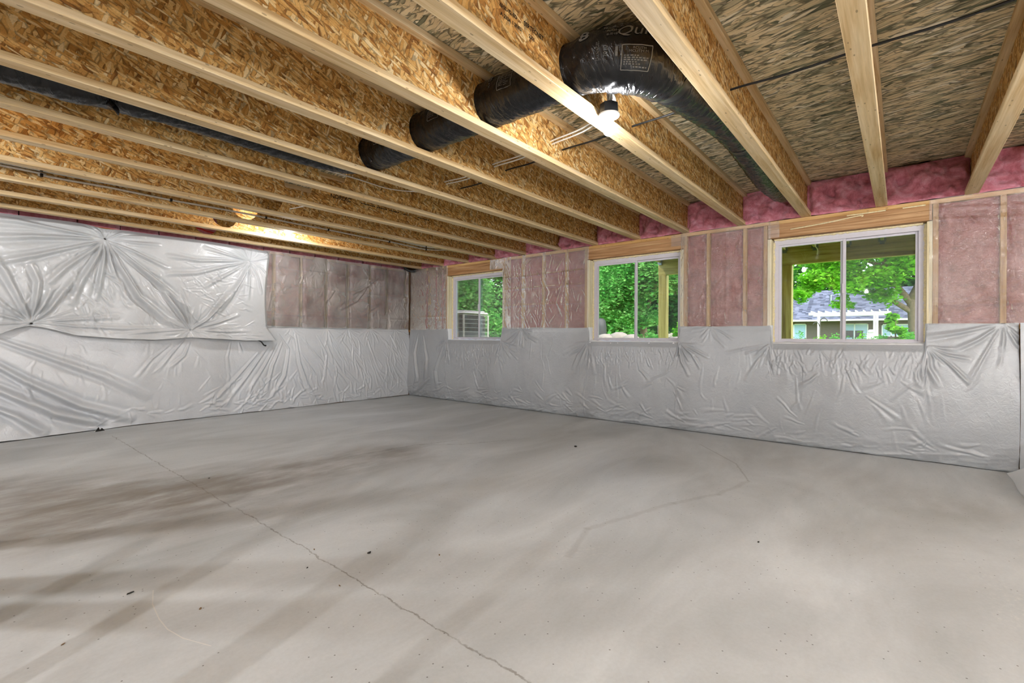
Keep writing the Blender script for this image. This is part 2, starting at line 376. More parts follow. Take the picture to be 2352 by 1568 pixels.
def glass_mat(name, tint, refl=1.0):
    t = NT(name)
    tr = t.n('ShaderNodeBsdfTransparent'); tr.inputs[0].default_value = tint
    gl = t.n('ShaderNodeBsdfAnisotropic'); gl.inputs['Roughness'].default_value = .01
    fr = t.n('ShaderNodeFresnel'); fr.inputs[0].default_value = 1.45
    m = t.n('ShaderNodeMixShader'); t.set(m.inputs[0], t.math('MULTIPLY', fr.outputs[0], refl)); t.set(m.inputs[1], tr.outputs[0]); t.set(m.inputs[2], gl.outputs[0])
    return t.fin(m.outputs[0])
M['glass'] = glass_mat('window_glass', (.97, .985, .975, 1), .8)
M['far_glass'] = plain('far_window_glass', srgb(150, 172, 190), .1, .6)
def screen_mat():
    t = NT('insect_screen'); tr = t.n('ShaderNodeBsdfTransparent'); tr.inputs[0].default_value = (1, 1, 1, 1)
    df = t.n('ShaderNodeBsdfDiffuse'); df.inputs[0].default_value = srgb(120, 124, 124)
    w = t.n('ShaderNodeMixShader'); w.inputs[0].default_value = .14; t.set(w.inputs[1], tr.outputs[0]); t.set(w.inputs[2], df.outputs[0]); return t.fin(w.outputs[0])
M['screen'] = screen_mat()

def batt_mat(name, c0, c1, c2):
    t = NT(name); o = t.obj()
    a = t.noise(o, 9., 5., .65, .6); b = t.noise(o, 60., 4., .7); c = t.noise(t.map(o, scale=(30, 30, 90)), 1., 3.)
    col = t.ramp(a, [(.28, c0), (.5, c1), (.72, c2)])
    col = t.mix(.35, col, t.ramp(b, [(.3, (.66, .6, .6, 1)), (.65, (1, 1, 1, 1))]), 'MULTIPLY')
    return t.fin(t.pbr(col, .95, .1, t.bump(t.math('ADD', b, t.math('MULTIPLY', c, .6)), .006, .8), Sheen_Weight=.25))
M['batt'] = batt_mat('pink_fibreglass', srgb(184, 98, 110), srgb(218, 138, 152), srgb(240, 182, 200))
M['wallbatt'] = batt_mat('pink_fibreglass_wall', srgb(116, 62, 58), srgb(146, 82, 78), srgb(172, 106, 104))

def duct_mat():
    t = NT('black_duct_jacket'); o = t.obj(); n = t.noise(o, 50., 4., .6, 1.5)
    uv = t.n('ShaderNodeUVMap', uv_map='wrap').outputs[0]; q = t.xyz(uv)
    st = t.vec(t.math('MULTIPLY_ADD', q[1], 2.2, t.math('MULTIPLY', q[0], 62.)), t.math('MULTIPLY', q[1], 1.7), 0.)
    a = t.noise(st, 1., 3., .6, .6, dim='2D'); b = t.noise(t.vec(t.math('MULTIPLY', q[0], 9.), t.math('MULTIPLY', q[1], 1.5), 0.), 1., 2., dim='2D')
    h = t.math('MULTIPLY', t.math('POWER', a, 2.), t.mr(b, .35, .65, .25, 1.))
    return t.fin(t.pbr((.008, .008, .009, 1), t.mr(n, .3, .7, .17, .28), .45, t.bump(h, .012, .8)))
M['duct'] = duct_mat()
M['tape'] = plain('black_tape', (.014, .014, .014, 1), .35, .5)
M['print'] = plain('pale_print', srgb(112, 110, 106), .6, .3)
M['ink'] = plain('black_ink', (.02, .016, .014, 1), .8, .1)

# ------------------------------------------------------------------ dimensions (metres)
XW, YL, HJ, SUB = 5.64, 7.17, 2.346, 2.702
XB, YN = -5.0, -4.0
SPC = .6096
yk = lambda k: .152 + SPC * k
LEDGE, SILL, HEAD = 1.235, 1.04, 2.155
WIN = [(-.17, 1.075), (2.05, 3.29), (4.86, 6.10)]     # rough openings along Y

def struct(o): o['kind'] = 'structure'; return o

# ------------------------------------------------------------------ floor
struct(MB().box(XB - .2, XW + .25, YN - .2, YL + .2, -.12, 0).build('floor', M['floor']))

# ceiling: subfloor panels on the joists
ceil = struct(MB().box(XB - .2, XW + .2, YN - .2, YL + .2, SUB + .019, SUB + .04).build('ceiling', M['sheathing']))
seams = [XB - .2, -3.906, -2.686, -1.466, -.246, .974, 2.194, 3.414, 4.634, XW + .2]
for i in range(len(seams) - 1):
    ys = [YN - .2] + [y for y in [yk(k) for k in (range(-6, 12, 4) if i % 2 else range(-4, 12, 4))] if y > YN] + [YL + .2]
    for a, b in zip(ys, ys[1:]):
        dz = random.uniform(-.0008, .0008)
        MB().box(seams[i] + .0018, seams[i + 1] - .0018, a + .0018, b - .0018, SUB + dz, SUB + .018, .0012).build('subfloor_panel', M['sub'], ceil)

# ------------------------------------------------------------------ I-joists
def web_mesh(x0, x1, y, th, z0, z1, holes):
    """OSB web with real round holes (x, z, r)."""
    mb = MB(); hs = sorted(holes); xs = x0
    def panel(a, b):
        mb.box(a, b, y - th / 2, y + th / 2, z0, z1)
    for (hx, hz, r) in hs:
        w = r * 1.25; a, b = hx - w, hx + w
        if a > xs: panel(xs, a)
        n = 40; T = [2 * math.pi * (i + .5) / n for i in range(n)]
        def sq(t):
            c, s = math.cos(t), math.sin(t)
            k = min(w / abs(c) if abs(c) > 1e-6 else 9, ((z1 - hz) if s > 0 else (hz - z0)) / abs(s) if abs(s) > 1e-6 else 9)
            return hx + c * k, hz + s * k
        T = sorted(T + [math.atan2(z1 - hz, w) % (2 * math.pi), math.atan2(z1 - hz, -w) % (2 * math.pi), math.atan2(z0 - hz, -w) % (2 * math.pi), math.atan2(z0 - hz, w) % (2 * math.pi)])
        n = len(T); V = []
        for yy in (y - th / 2, y + th / 2):
            V += [(hx + r * math.cos(t), yy, hz + r * math.sin(t)) for t in T]
            V += [(sq(t)[0], yy, sq(t)[1]) for t in T]
        Fc = []
        for i in range(n):
            j = (i + 1) % n
            Fc += [(i, n + i, n + j, j), (2 * n + i, 2 * n + j, 3 * n + j, 3 * n + i), (i, j, 2 * n + j, 2 * n + i)]
        mb.add(V, Fc); xs = b
    panel(xs, x1)
    return mb

XJ0, XJ1 = XB, XW + .09
HOLE = (2.155, 2.522, .135)
LAB = {
 -2: 'I-joist beyond the right end of the window wall, above the loose white flap',
 -1: 'I-joist at the top right corner, ending right of the large window',
 0: 'I-joist at the top right, bearing above the middle of the large window',
 1: 'thick-looking I-joist just right of the black duct, ending over the large window corner',
 2: 'I-joist carrying the near bulb fixture, black duct leaving its printed web',
 3: 'I-joist with the duct passing through, second one left of the near bulb',
 4: 'I-joist with the duct passing through, ending just left of the middle window header',
 5: 'I-joist hiding the sagging black duct, its web taking the last straight duct piece',
 6: 'I-joist with a thin grey cable stapled along its web, open round hole behind the duct',
 7: 'I-joist with black maker name printed on its web, fifth from the left wall',
 8: 'I-joist with an open half-hidden round hole, fourth from the left wall',
 9: 'I-joist carrying the bundle of white cables and black staples',
 10: 'I-joist behind the far bulb, second from the left wall',
 11: 'yellowish I-joist nearest the left wall, running above the pinned white sheet'}
JOIST = {}
for k in range(-6, 12):
    y = yk(k)
    t = thing('floor_joist', LAB.get(k, 'I-joist outside the photo, beyond the right frame edge'), 'joist', (XJ0, y, HJ), 'I-joists under the subfloor'); JOIST[k] = t
    holes = [HOLE] if k >= 2 else []
    web_mesh(XJ0, XJ1, y, .011, HJ + .036, SUB - .036, holes).build('web', M['web'], t)
    # flanges are finger-jointed spruce: pieces with tiny steps read at the joints
    MB().box(XJ0, XJ1, y - .0445, y + .0445, HJ, HJ + .038, .0025).build('bottom_flange', M['spruce_x'], t)
    MB().box(XJ0, XJ1, y - .0445, y + .0445, SUB - .038, SUB - .001, .0025).build('top_flange', M['spruce_x'], t)

# ------------------------------------------------------------------ walls
def wall_right():
    mb = MB()
    y0, y1 = YN - .2, YL + .2
    mb.box(XW + .03, XW + .24, y0, y1, -.1, SILL - .04)
    ys = [y0] + [v for w in WIN for v in w] + [y1]
    for i in range(0, len(ys), 2):
        mb.box(XW + .03, XW + .24, ys[i], ys[i + 1], SILL - .04, LEDGE - .05)
        mb.box(XW + .14, XW + .165, ys[i], ys[i + 1], LEDGE - .05, SUB)
    for a, b in WIN: mb.box(XW + .14, XW + .165, a, b, HEAD + .02, SUB)
    return struct(mb.build('wall_right', M['sheathing']))
WR = wall_right()
def wall_left():
    mb = MB()
    mb.box(XB, XW + .03, YL + .03, YL + .24, -.1, LEDGE - .05)
    mb.box(XB, XW + .14, YL + .14, YL + .165, LEDGE - .05, SUB)
    return struct(mb.build('wall_left', M['sheathing']))
WLF = wall_left()
struct(MB().box(XB - .2, XB, YN - .2, YL + .2, 0, SUB).build('wall_rear', M['concrete_wall']))
struct(MB().box(XB, XW + .03, YN - .2, YN, 0, SUB).build('wall_near', M['concrete_wall']))

PL = HJ - .002
plate0 = PL - .038
# right wall framing: plates, headers, studs, jambs (parts of the wall)
MB().box(XW, XW + .14, YN, YL + .14, plate0, PL, .002).build('top_plate', M['spruce_y'], WR)
MB().box(XW, XW + .14, YN, WIN[0][0], LEDGE - .05, LEDGE - .012, .002).build('bottom_plate', M['spruce_y'], WR)
for a, b in [(WIN[0][1], WIN[1][0]), (WIN[1][1], WIN[2][0]), (WIN[2][1], YL + .1)]:
    MB().box(XW, XW + .14, a, b, LEDGE - .05, LEDGE - .012, .002).build('bottom_plate', M['spruce_y'], WR)
for a, b in WIN:
    for (z0, z1, dx) in ((HEAD + .008, HEAD + .052, .0), (HEAD + .0525, HEAD + .098, .003), (HEAD + .0985, plate0 - .0005, .001)):
        MB().box(XW + dx, XW + .13, a - .035, b + .035, z0, z1, .002).build('header', M['header'], WR)
STUDS = [-2.6, -2.2, -1.8, -1.4, -1.03, -.651, 1.337, 1.727, 3.67, 4.072, 4.456, 6.37, 6.62, 6.98]
for y in STUDS:
    MB().box(XW, XW + .138, y - .019, y + .019, LEDGE - .011, plate0 - .001, .002).build('stud', M['spruce_z'], WR)
for (a, b) in WIN:
    for e, sgn in ((a, -1), (b, 1)):
        for j in range(2):
            p, q = e + sgn * j * .040, e + sgn * (j * .040 + .038)
            MB().box(XW - .001 + j * .004, XW + .138, min(p, q), max(p, q), LEDGE - .011 if j else SILL - .01, (HEAD if j == 0 else plate0 - .001), .002).build('jamb_stud', M['jamb' if j == 0 else 'spruce_z'], WR)
    MB().box(XW + .002, XW + .138, a, b, SILL - .045, SILL - .012, .002).build('sill_board', M['jamb'], WR)
# left wall framing
MB().box(XB, XW, YL, YL + .14, plate0, PL, .002).build('top_plate', M['header_x'], WLF)
MB().box(XB, XW, YL, YL + .14, LEDGE - .05, LEDGE - .012, .002).build('bottom_plate', M['header_x'], WLF)
LST = [2.74, 3.145, 3.553, 3.968, 4.357, 4.777, 5.14, 5.55]
for x in LST:
    MB().box(x - .019, x + .019, YL, YL + .138, LEDGE - .011, plate0 - .001, .002).build('stud', M['spruce_z'], WLF)

def batt_block(n0, n1, x_or_y, z0, z1, depth, axis, amp, seed, round_=.03, res=.02, crease=1.0):
    """Puffy slab: front face at plane coordinate, facing the room (-X for axis 0, -Y for axis 1)."""
    nu = max(4, int((n1 - n0) / res)); nv = max(4, int((z1 - z0) / res))
    U, Vv = np.meshgrid(np.linspace(0, 1, nu), np.linspace(0, 1, nv), indexing='ij')
    uu, zz = n0 + U * (n1 - n0), z0 + Vv * (z1 - z0)
    ed = np.minimum(np.minimum(U, 1 - U) * (n1 - n0), np.minimum(Vv, 1 - Vv) * (z1 - z0))
    bul = 1 - np.clip(1 - ed / round_, 0, 1) ** 2
    d = bul * round_ * .8 + amp * (1.4 * fbm(uu * 9, zz * 9, seed, 4) - crease * .5 * ridge(uu * 7, zz * 7, seed + 5, 2) ** 3) * np.clip(bul * 1.2, 0, 1)
    wob = .008 * fbm(zz * 14, uu * 14, seed + 9, 2) * 2
    F = np.zeros((nu, nv, 3)); B = np.zeros((2, 2, 3))
    if axis == 0: F[..., 0] = x_or_y - d; F[..., 1] = uu; F[..., 2] = zz + wob * (1 - bul)
    else: F[..., 1] = x_or_y - d; F[..., 0] = uu; F[..., 2] = zz + wob * (1 - bul)
    V, Fc = gridmesh(F); V = V.tolist(); Fc = Fc.tolist()
    # skirt to the back
    loop = [(i, 0) for i in range(nu)] + [(nu - 1, j) for j in range(1, nv)] + [(i, nv - 1) for i in range(nu - 2, -1, -1)] + [(0, j) for j in range(nv - 2, 0, -1)]
    st = len(V)
    for (i, j) in loop:
        p = list(F[i, j]); p[axis] = x_or_y + depth; V.append(p)
    L = len(loop)
    for a in range(L):
        b = (a + 1) % L; ia = loop[a][0] * nv + loop[a][1]; ib = loop[b][0] * nv + loop[b][1]
        Fc.append((ia, ib, st + b, st + a))
    Fc.append(tuple(range(st, st + L)))
    return V, Fc

# wall-bay batts (parts of the walls)
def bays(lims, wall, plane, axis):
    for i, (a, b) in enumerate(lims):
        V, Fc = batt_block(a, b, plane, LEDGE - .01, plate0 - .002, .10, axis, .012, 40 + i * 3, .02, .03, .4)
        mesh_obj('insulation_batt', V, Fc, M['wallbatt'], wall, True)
ed = lambda s: [v for y in s for v in (y - .0195, y + .0195)]
def gaps(lo, hi, s):
    e = [lo] + ed(sorted(s)) + [hi]; return [(e[i], e[i + 1]) for i in range(0, len(e), 2) if e[i + 1] - e[i] > .03]
bays(gaps(-3.0, -.17 - .079, [y for y in STUDS if y < -.3]), WR, XW + .042, 0)
bays(gaps(1.075 + .079, 2.05 - .079, [1.337, 1.727]), WR, XW + .042, 0)
bays(gaps(3.29 + .079, 4.86 - .079, [3.67, 4.072, 4.456]), WR, XW + .042, 0)
bays(gaps(6.10 + .079, 7.12, [6.37, 6.62, 6.98]), WR, XW + .042, 0)
bays(gaps(2.0, 5.62, LST), WLF, YL + .042, 1)

# ------------------------------------------------------------------ rim batts (loose, one between every pair of joists)
RL = {-2: 'pink fibreglass batt at the far right edge, right of the top right joist', -1: 'pink fibreglass batt above the wall, between the two joists at top right',
 0: 'wide pink fibreglass batt above the right half of the large window header', 1: 'pink fibreglass batt that the black duct runs into',
 2: 'pink fibreglass batt just left of the duct end, above the poly between windows', 3: 'pink fibreglass batt above the right edge of the middle window',
 4: 'pink fibreglass batt above the left part of the middle window header', 5: 'pink fibreglass batt just left of the middle window, two bays from the duct side',
 6: 'pink fibreglass batt above the middle of the poly between the small and middle windows', 7: 'pink fibreglass batt above the poly right of the small window',
 8: 'pink fibreglass batt above the right end of the small window header', 9: 'pink fibreglass batt above the left end of the small window header', 10: 'last pink fibreglass batt before the corner joist'}
for k in range(-2, 11):
    a, b = yk(k) + .008, yk(k + 1) - .008
    V, Fc = batt_block(a, b, XW + .035, HJ + .001, SUB - .04 + .034, .09, 0, .13, 200 + k * 7, .05, .014, 1.0)
    V = np.array(V); fr = V[:, 0] < XW + .05
    # the lower lip sags out a little over the plate
    V[:, 0] -= np.where(fr, .03 * np.exp(-((V[:, 2] - HJ) / .05) ** 2) + .012, 0)
    o = mesh_obj('insulation_batt', V, Fc, M['batt'], None, True, (XW + .05, (a + b) / 2, HJ)); tag(o, RL[k], 'insulation', 'pink batts between the joist ends')
xs = [XB + .1]
while xs[-1] < 5.5: xs.append(xs[-1] + random.choice([.40, .42, .46, .38]))
n = len(xs) - 1
vis = [i for i in range(n) if xs[i + 1] > .35]
ORD = ['first', 'second', 'third', 'fourth', 'fifth', 'sixth', 'seventh', 'eighth', 'ninth', 'tenth', 'eleventh', 'twelfth', 'thirteenth', 'fourteenth', 'fifteenth', 'sixteenth']
for i in vis:
    a, b = xs[i] + .004, min(xs[i + 1] - .004, 5.52)
    V, Fc = batt_block(a, b, YL + .02, PL + .002, SUB - .01, .10, 1, .03, 400 + i * 5, .03, .018, .8)
    o = mesh_obj('insulation_batt', V, Fc, M['batt'], None, True, ((a + b) / 2, YL + .05, PL))
    tag(o, 'dusky pink batt along the left wall top, %s from the photo left edge' % ORD[i - vis[0]], 'insulation', 'pink batts along the left wall')

# ------------------------------------------------------------------ sheets on the walls
def fold(a, z, pts, amp, w, lam=None):
    """A soft pleat along a polyline in wall coordinates: height profile across it."""
    best = np.full(a.shape, 9.); tt = np.zeros(a.shape); tot = 0
    L = [math.hypot(q[0] - p[0], q[1] - p[1]) for p, q in zip(pts, pts[1:])]; S = sum(L); acc = 0
    sg = np.zeros(a.shape)
    for (p, q), l in zip(zip(pts, pts[1:]), L):
        dx, dy = (q[0] - p[0]) / l, (q[1] - p[1]) / l
        s = np.clip((a - p[0]) * dx + (z - p[1]) * dy, 0, l)
        ex, ey = a - p[0] - s * dx, z - p[1] - s * dy
        d = np.hypot(ex, ey); m = d < best
        best = np.where(m, d, best); tt = np.where(m, (acc + s) / S, tt); sg = np.where(m, np.sign(ex * dy - ey * dx), sg); acc += l
    env = np.sin(np.pi * np.clip(tt * .9 + .06, 0, 1)) ** .7
    x = best / (w * (.5 + .8 * tt))
    return amp * env * (np.exp(-x ** 2) - .45 * np.exp(-((x - 1.5) / .8) ** 2))

def rays(a, z, c, n, L, amp, seed, a0=0, a1=360, w=.012):
    r_ = random.Random(seed); d = np.zeros(a.shape)
    for i in range(n):
        an = R(a0 + (a1 - a0) * (i + r_.uniform(.15, .85)) / n); l = L * r_.uniform(.35, 1.1)
        e = (c[0] + l * math.cos(an), c[1] + l * math.sin(an)); bend = r_.uniform(-.16, .16) * l
        mid = (c[0] + .55 * l * math.cos(an) - bend * math.sin(an) * .6, c[1] + .55 * l * math.sin(an) + bend * math.cos(an) * .6)
        s = (c[0] + .015 * math.cos(an), c[1] + .015 * math.sin(an))
        d += fold(a, z, [s, mid, e], amp * r_.uniform(.5, 1.2), w * r_.uniform(.7, 1.5) * (.6 + l))
    return d

def streaks(a, z, region, n, seed, L=(.1, .35), amp=(.004, .010), w=(.008, .018), ang=(-100, -70)):
    r_ = random.Random(seed); d = np.zeros(a.shape)
    for i in range(n):
        x0, z0 = r_.uniform(region[0], region[1]), r_.uniform(region[2], region[3]); l = r_.uniform(*L); t0 = R(r_.uniform(*ang))
        P = [(x0, z0)]; t = t0
        for j in range(3): t += r_.uniform(-.25, .25); P.append((P[-1][0] + l / 3 * math.cos(t), P[-1][1] + l / 3 * math.sin(t)))
        sel = (a > x0 - l - .1) & (a < x0 + l + .1) & (z > z0 - l - .1) & (z < z0 + l + .1)
        if not sel.any(): continue
        d[sel] += fold(a[sel], z[sel], P, r_.uniform(*amp), r_.uniform(*w))
    return d

# --- right wall blanket (continuous, notched round the windows)
def blanket_right():
    y0, y1 = -.74, YL - .035; res = .0085
    ny, nz = int((y1 - y0) / res), int(1.3 / res)
    ys = np.linspace(y0, y1, ny); v = np.linspace(0, 1, nz)
    top = np.full(ny, LEDGE)
    rise = .006 * np.sin(ys * 3.1) + .008 * (vn(ys * 5, 0 * ys, 3) - .5)
    top = LEDGE + .004 + rise
    wtop = np.zeros(ny)
    for a, b in WIN:
        inside = np.clip(np.minimum(ys - (a - .0), (b + .0) - ys) / .012, 0, 1)
        top = top * (1 - inside) + (SILL + .004) * inside; wtop = np.maximum(wtop, inside)
    A = np.repeat(ys[:, None], nz, 1); bot = .004 + .006 * vn(ys * 7, ys * 0, 8)
    Z = bot[:, None] + v[None, :] * (top - bot)[:, None]
    d = .008 + .085 * np.sin(np.pi * np.clip(Z / 1.2, 0, 1) ** .62) ** 1.1 * (.8 + .6 * fbm(A * .9, Z * 1.2, 2, 3))
    # slack vertical hang
    wp = .25 * fbm(A * 1.1, Z * 1.4, 11, 3)
    d += .010 * ridge(A * 3.4 + wp * 5, Z * .8, 21, 2) * np.clip((1.2 - Z) / .3, 0, 1)
    d += .010 * fbm(A * 6 + wp * 4, Z * 3, 5, 4)
    # floor hem crumple
    hem = np.exp(-(Z / .16) ** 2)
    d += hem * (.026 * ridge(A * 4.5, Z * 11 + A * 1.5, 61, 3) - .012)
    d += streaks(A, Z, (y0, y1, .05, .30), 110, 71, (.08, .28), (.005, .014), (.009, .020), (-40, 40))
    # long hanging creases
    d += streaks(A, Z, (y0, y1, .30, 1.15), 110, 72, (.10, .45), (.002, .007), (.007, .016), (-112, -68))
    for i, (a, b) in enumerate(WIN):
        # fine gathers under the sill
        d += streaks(A, Z, (a, b, .82, 1.03), 95, 80 + i, (.05, .22), (.004, .010), (.005, .010), (-118, -62))
        d += rays(A, Z, (a, SILL), 9, .42, .015, 90 + i, -175, -70, .014)
        d += rays(A, Z, (b, SILL), 9, .42, .015, 95 + i, -110, -5, .014)
        d += streaks(A, Z, (a, b, .45, .85), 12, 180 + i, (.12, .34), (.005, .012), (.010, .022), (-160, -20))
    d += rays(A, Z, (4.456, LEDGE), 13, .40, .016, 120, -178, -2, .014)
    d += rays(A, Z, (1.70, LEDGE), 9, .28, .010, 121, -178, -2, .012)
    d += rays(A, Z, (-.65, LEDGE), 7, .5, .012, 122, -178, -2, .014)
    for q in ([(6.9, 1.15), (6.95, .8), (6.85, .35), (6.95, .1)], [(6.75, 1.1), (6.6, .7), (6.62, .3)], [(6.5, .35), (6.8, .15), (7.05, .05)], [(6.2, .9), (6.35, .5), (6.3, .2)]):
        d += fold(A, Z, q, .022, .030)
    d *= np.clip((Z - 0) / .02 * .5 + .5, 0, 1)
    # pinned at the top edge
    edge = np.clip((top[:, None] - Z) / .06, 0, 1); d = d * (.15 + .85 * edge) + .006
    P = np.stack([XW - np.clip(d, .003, .2), A, Z], -1)
    V, Fc = gridmesh(P)
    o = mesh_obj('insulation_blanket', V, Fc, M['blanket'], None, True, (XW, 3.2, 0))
    tag(o, 'white vinyl-faced insulation blanket lining the lower wall below the three windows', 'insulation')
    # sill wraps: the blanket folds in over every sill (part)
    for a, b in WIN:
        n, m = int((b - a + .03) / .008), 14
        yy = np.linspace(a - .012, b + .012, n); s = np.linspace(0, 1, m)
        Y = np.repeat(yy[:, None], m, 1); S = np.repeat(s[None, :], n, 0)
        X = XW - .012 + S * .118; Zs = SILL + .006 + .012 * np.sin(np.pi * S) * (.6 + 1.4 * vn(Y * 22, S * 2, 5)) + .006 * (vn(Y * 40, S * 3, 6) - .5)
        Zs = np.where(S < .12, Zs - .018 * (1 - S / .12) - .010 * vn(Y * 30, 0 * Y, 9) * (1 - S / .12), Zs)
        V, Fc = gridmesh(np.stack([X - .006 * np.sin(Y * 60) * (S < .1), Y, Zs], -1))
        mesh_obj('sill_wrap', V, Fc, M['wrap'], o, True)
        for e, sg in ((a, 1), (b, -1)):
            zz = np.linspace(SILL - .004, LEDGE + .004, 22); s2 = np.linspace(0, 1, 12)
            Zz = np.repeat(zz[:, None], 12, 1); S2 = np.repeat(s2[None, :], 22, 0)
            Xx = XW - .016 + S2 * .112; Yy = e + sg * (.004 + .007 * vn(Zz * 30, S2 * 4, 12) * np.sin(np.pi * np.clip(S2 + .1, 0, 1)) - .012 * (S2 < .1))
            mesh_obj('jamb_wrap', *gridmesh(np.stack([Xx, Yy, Zz], -1)), M['wrap'], o, True)
    # staples' dimples and slits along the top edge
    for y in (4.456, 1.70, -.65, 3.75, 6.37):
        MB().box(XW - .016, XW - .008, y - .012, y + .012, LEDGE - .004, LEDGE - .001).build('staple', M['dark'], o)
    return o
BR = blanket_right()

# --- blanket that starts at the right frame edge, its torn lower corner curling out over the floor
def blanket_near():
    n, m = 90, 120
    ys = np.linspace(-.742, -2.6, n); v = np.linspace(0, 1, m)
    Y = np.repeat(ys[:, None], m, 1); Z = np.repeat((.01 + v * 1.225)[None, :], n, 0)
    d = .06 + .02 * fbm(Y * 4, Z * 3, 14, 4) + .03 * np.sin(np.pi * np.clip(Z / 1.2, 0, 1)) + streaks(Y, Z, (-2.6, -.7, .2, 1.2), 50, 301, (.15, .4), (.004, .012), (.01, .02))
    P = np.stack([XW - d, Y, Z], -1)
    o = mesh_obj('insulation_blanket', *gridmesh(P), M['blanket'], None, True, (XW, -1.6, 0))
    tag(o, 'second white blanket at the right frame edge overlapping the long one', 'insulation')
    return o
blanket_near()
def flap():
    # loose tongue of blanket lying out from the wall onto the floor
    n, m = 80, 40
    S = np.repeat(np.linspace(0, 1, n)[:, None], m, 1); T = np.repeat(np.linspace(0, 1, m)[None, :], n, 0)
    X = 5.56 - S * 1.15 - .03 * T
    hgt = .03 + .42 * np.clip(S * 1.5, 0, 1) ** .75 + .012 * (vn(S * 26, 0 * S, 4) - .5)
    Y = -.668 - .02 * np.sin(S * 9) * S - .05 * T - .30 * T ** 2.2 * (.3 + .7 * S)
    Z = .004 + T * hgt * (1 - .12 * T) + .006 * fbm(S * 8, T * 8, 4, 3) * T
    V, Fc = gridmesh(np.stack([X, Y, Z], -1)); o = mesh_obj('blanket_flap', V, Fc, M['wrap'], None, True, (5.2, -1.0, 0))
    so = o.modifiers.new('thickness', 'SOLIDIFY'); so.thickness = .004; so.offset = 1
    tag(o, 'loose curled flap of white blanket lying on the floor at the right frame edge', 'insulation')
flap()

# --- left wall, lower blanket
def blanket_left():
    x0, x1 = -2.0, XW - .035; res = .0085
    nx, nz = int((x1 - x0) / res), int(1.25 / res)
    xs_ = np.linspace(x0, x1, nx); v = np.linspace(0, 1, nz)
    A = np.repeat(xs_[:, None], nz, 1); bot = .004 + .01 * vn(xs_ * 5, xs_ * 0, 18); top = LEDGE + .004 + .006 * np.sin(xs_ * 2.7)
    Z = bot[:, None] + v[None, :] * (top - bot)[:, None]
    d = .010 + .055 * np.sin(np.pi * np.clip(Z / 1.2, 0, 1)) ** .8 * (.8 + .6 * fbm(A * .9, Z * 1.3, 33, 3))
    d += .008 * fbm(A * 5, Z * 4, 35, 4)
    # big diagonal swags at the left, reaching the floor and kicking out
    out = np.clip((1.55 - A) / 1.4, 0, 1) * np.clip((.75 - Z) / .75, 0, 1)
    d += .20 * out ** 1.1
    for q, am, w in [([(.1, 1.0), (.55, .62), (1.0, .30), (1.45, .10)], .10, .045), ([(.0, .78), (.42, .50), (.78, .25), (1.15, .10)], .11, .05),
                     ([(.2, .45), (.5, .25), (.7, .06)], .08, .04), ([(.35, 1.05), (.75, .85), (1.2, .62), (1.6, .35)], .05, .045),
                     ([(.55, .60), (.62, .40), (.85, .22)], .03, .03), ([(-.3, .8), (.1, .5), (.35, .2)], .05, .05),
                     # slanting folds mid-way
                     ([(2.0, 1.04), (1.85, .85), (1.72, .66)], .016, .022), ([(2.06, 1.0), (2.0, .84), (1.86, .70)], .02, .02), ([(1.85, .98), (1.65, .80), (1.5, .58)], .012, .02),
                     ([(2.55, 1.02), (2.5, .80), (2.52, .60)], .012, .018), ([(2.65, 1.0), (2.68, .86)], .014, .018),
                     ([(2.9, .85), (2.6, .50), (2.32, .18)], .018, .026), ([(3.05, .95), (2.8, .60), (2.55, .25), (2.5, .12)], .02, .028), ([(3.16, .98), (3.0, .68), (2.78, .32)], .018, .022),
                     ([(3.25, 1.0), (3.1, .66), (3.02, .30)], .024, .025), ([(3.2, 1.12), (3.34, .9), (3.28, .5), (3.1, .2)], .026, .026), ([(3.45, 1.12), (3.5, .7), (3.62, .35), (3.75, .16)], .028, .028),
                     ([(3.3, 1.15), (3.42, 1.05), (3.46, .85)], .02, .018), ([(3.8, 1.1), (3.95, .8), (3.9, .4)], .016, .02), ([(3.6, 1.0), (3.85, .72), (4.0, .5)], .014, .016)]:
        d += fold(A, Z, q, am * 1.15, w * .85)
    d += streaks(A, Z, (2.3, 3.6, .1, .6), 60, 511, (.08, .25), (.005, .013), (.010, .022), (-150, -60))
    d += streaks(A, Z, (3.5, 5.5, .5, 1.2), 110, 512, (.12, .40), (.004, .012), (.008, .018), (-82, -42))
    d += streaks(A, Z, (3.5, 5.5, .1, .6), 60, 513, (.12, .40), (.004, .011), (.010, .020), (-105, -60))
    d += streaks(A, Z, (1.0, 5.5, .02, .22), 90, 514, (.08, .25), (.005, .013), (.010, .022), (-35, 35))
    d += streaks(A, Z, (.6, 2.3, .2, 1.0), 45, 515, (.08, .25), (.003, .007), (.010, .02), (-120, -40))
    for x in (3.4, 3.97, 4.357, 4.777, 5.3): d += rays(A, Z, (x, LEDGE), 6, .3, .010, int(x * 100), -165, -15, .012)
    edge = np.clip((top[:, None] - Z) / .06, 0, 1); d = d * (.15 + .85 * edge) + .006
    P = np.stack([A, YL - np.clip(d, .003, .5), Z], -1)
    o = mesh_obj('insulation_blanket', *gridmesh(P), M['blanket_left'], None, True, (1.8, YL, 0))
    tag(o, 'white vinyl-faced insulation blanket hanging along the lower left wall to the floor', 'insulation')
    mb = MB()
    mb.add([(1.10, 6.93, .012), (1.19, 6.95, .014), (1.13, 6.935, .062), (1.16, 6.94, .05), (1.145, 6.94, .03)], [(0, 4, 2), (4, 1, 3), (0, 1, 4)]); 
    mb.build('tear', M['dark'], o)
    return o
blanket_left()

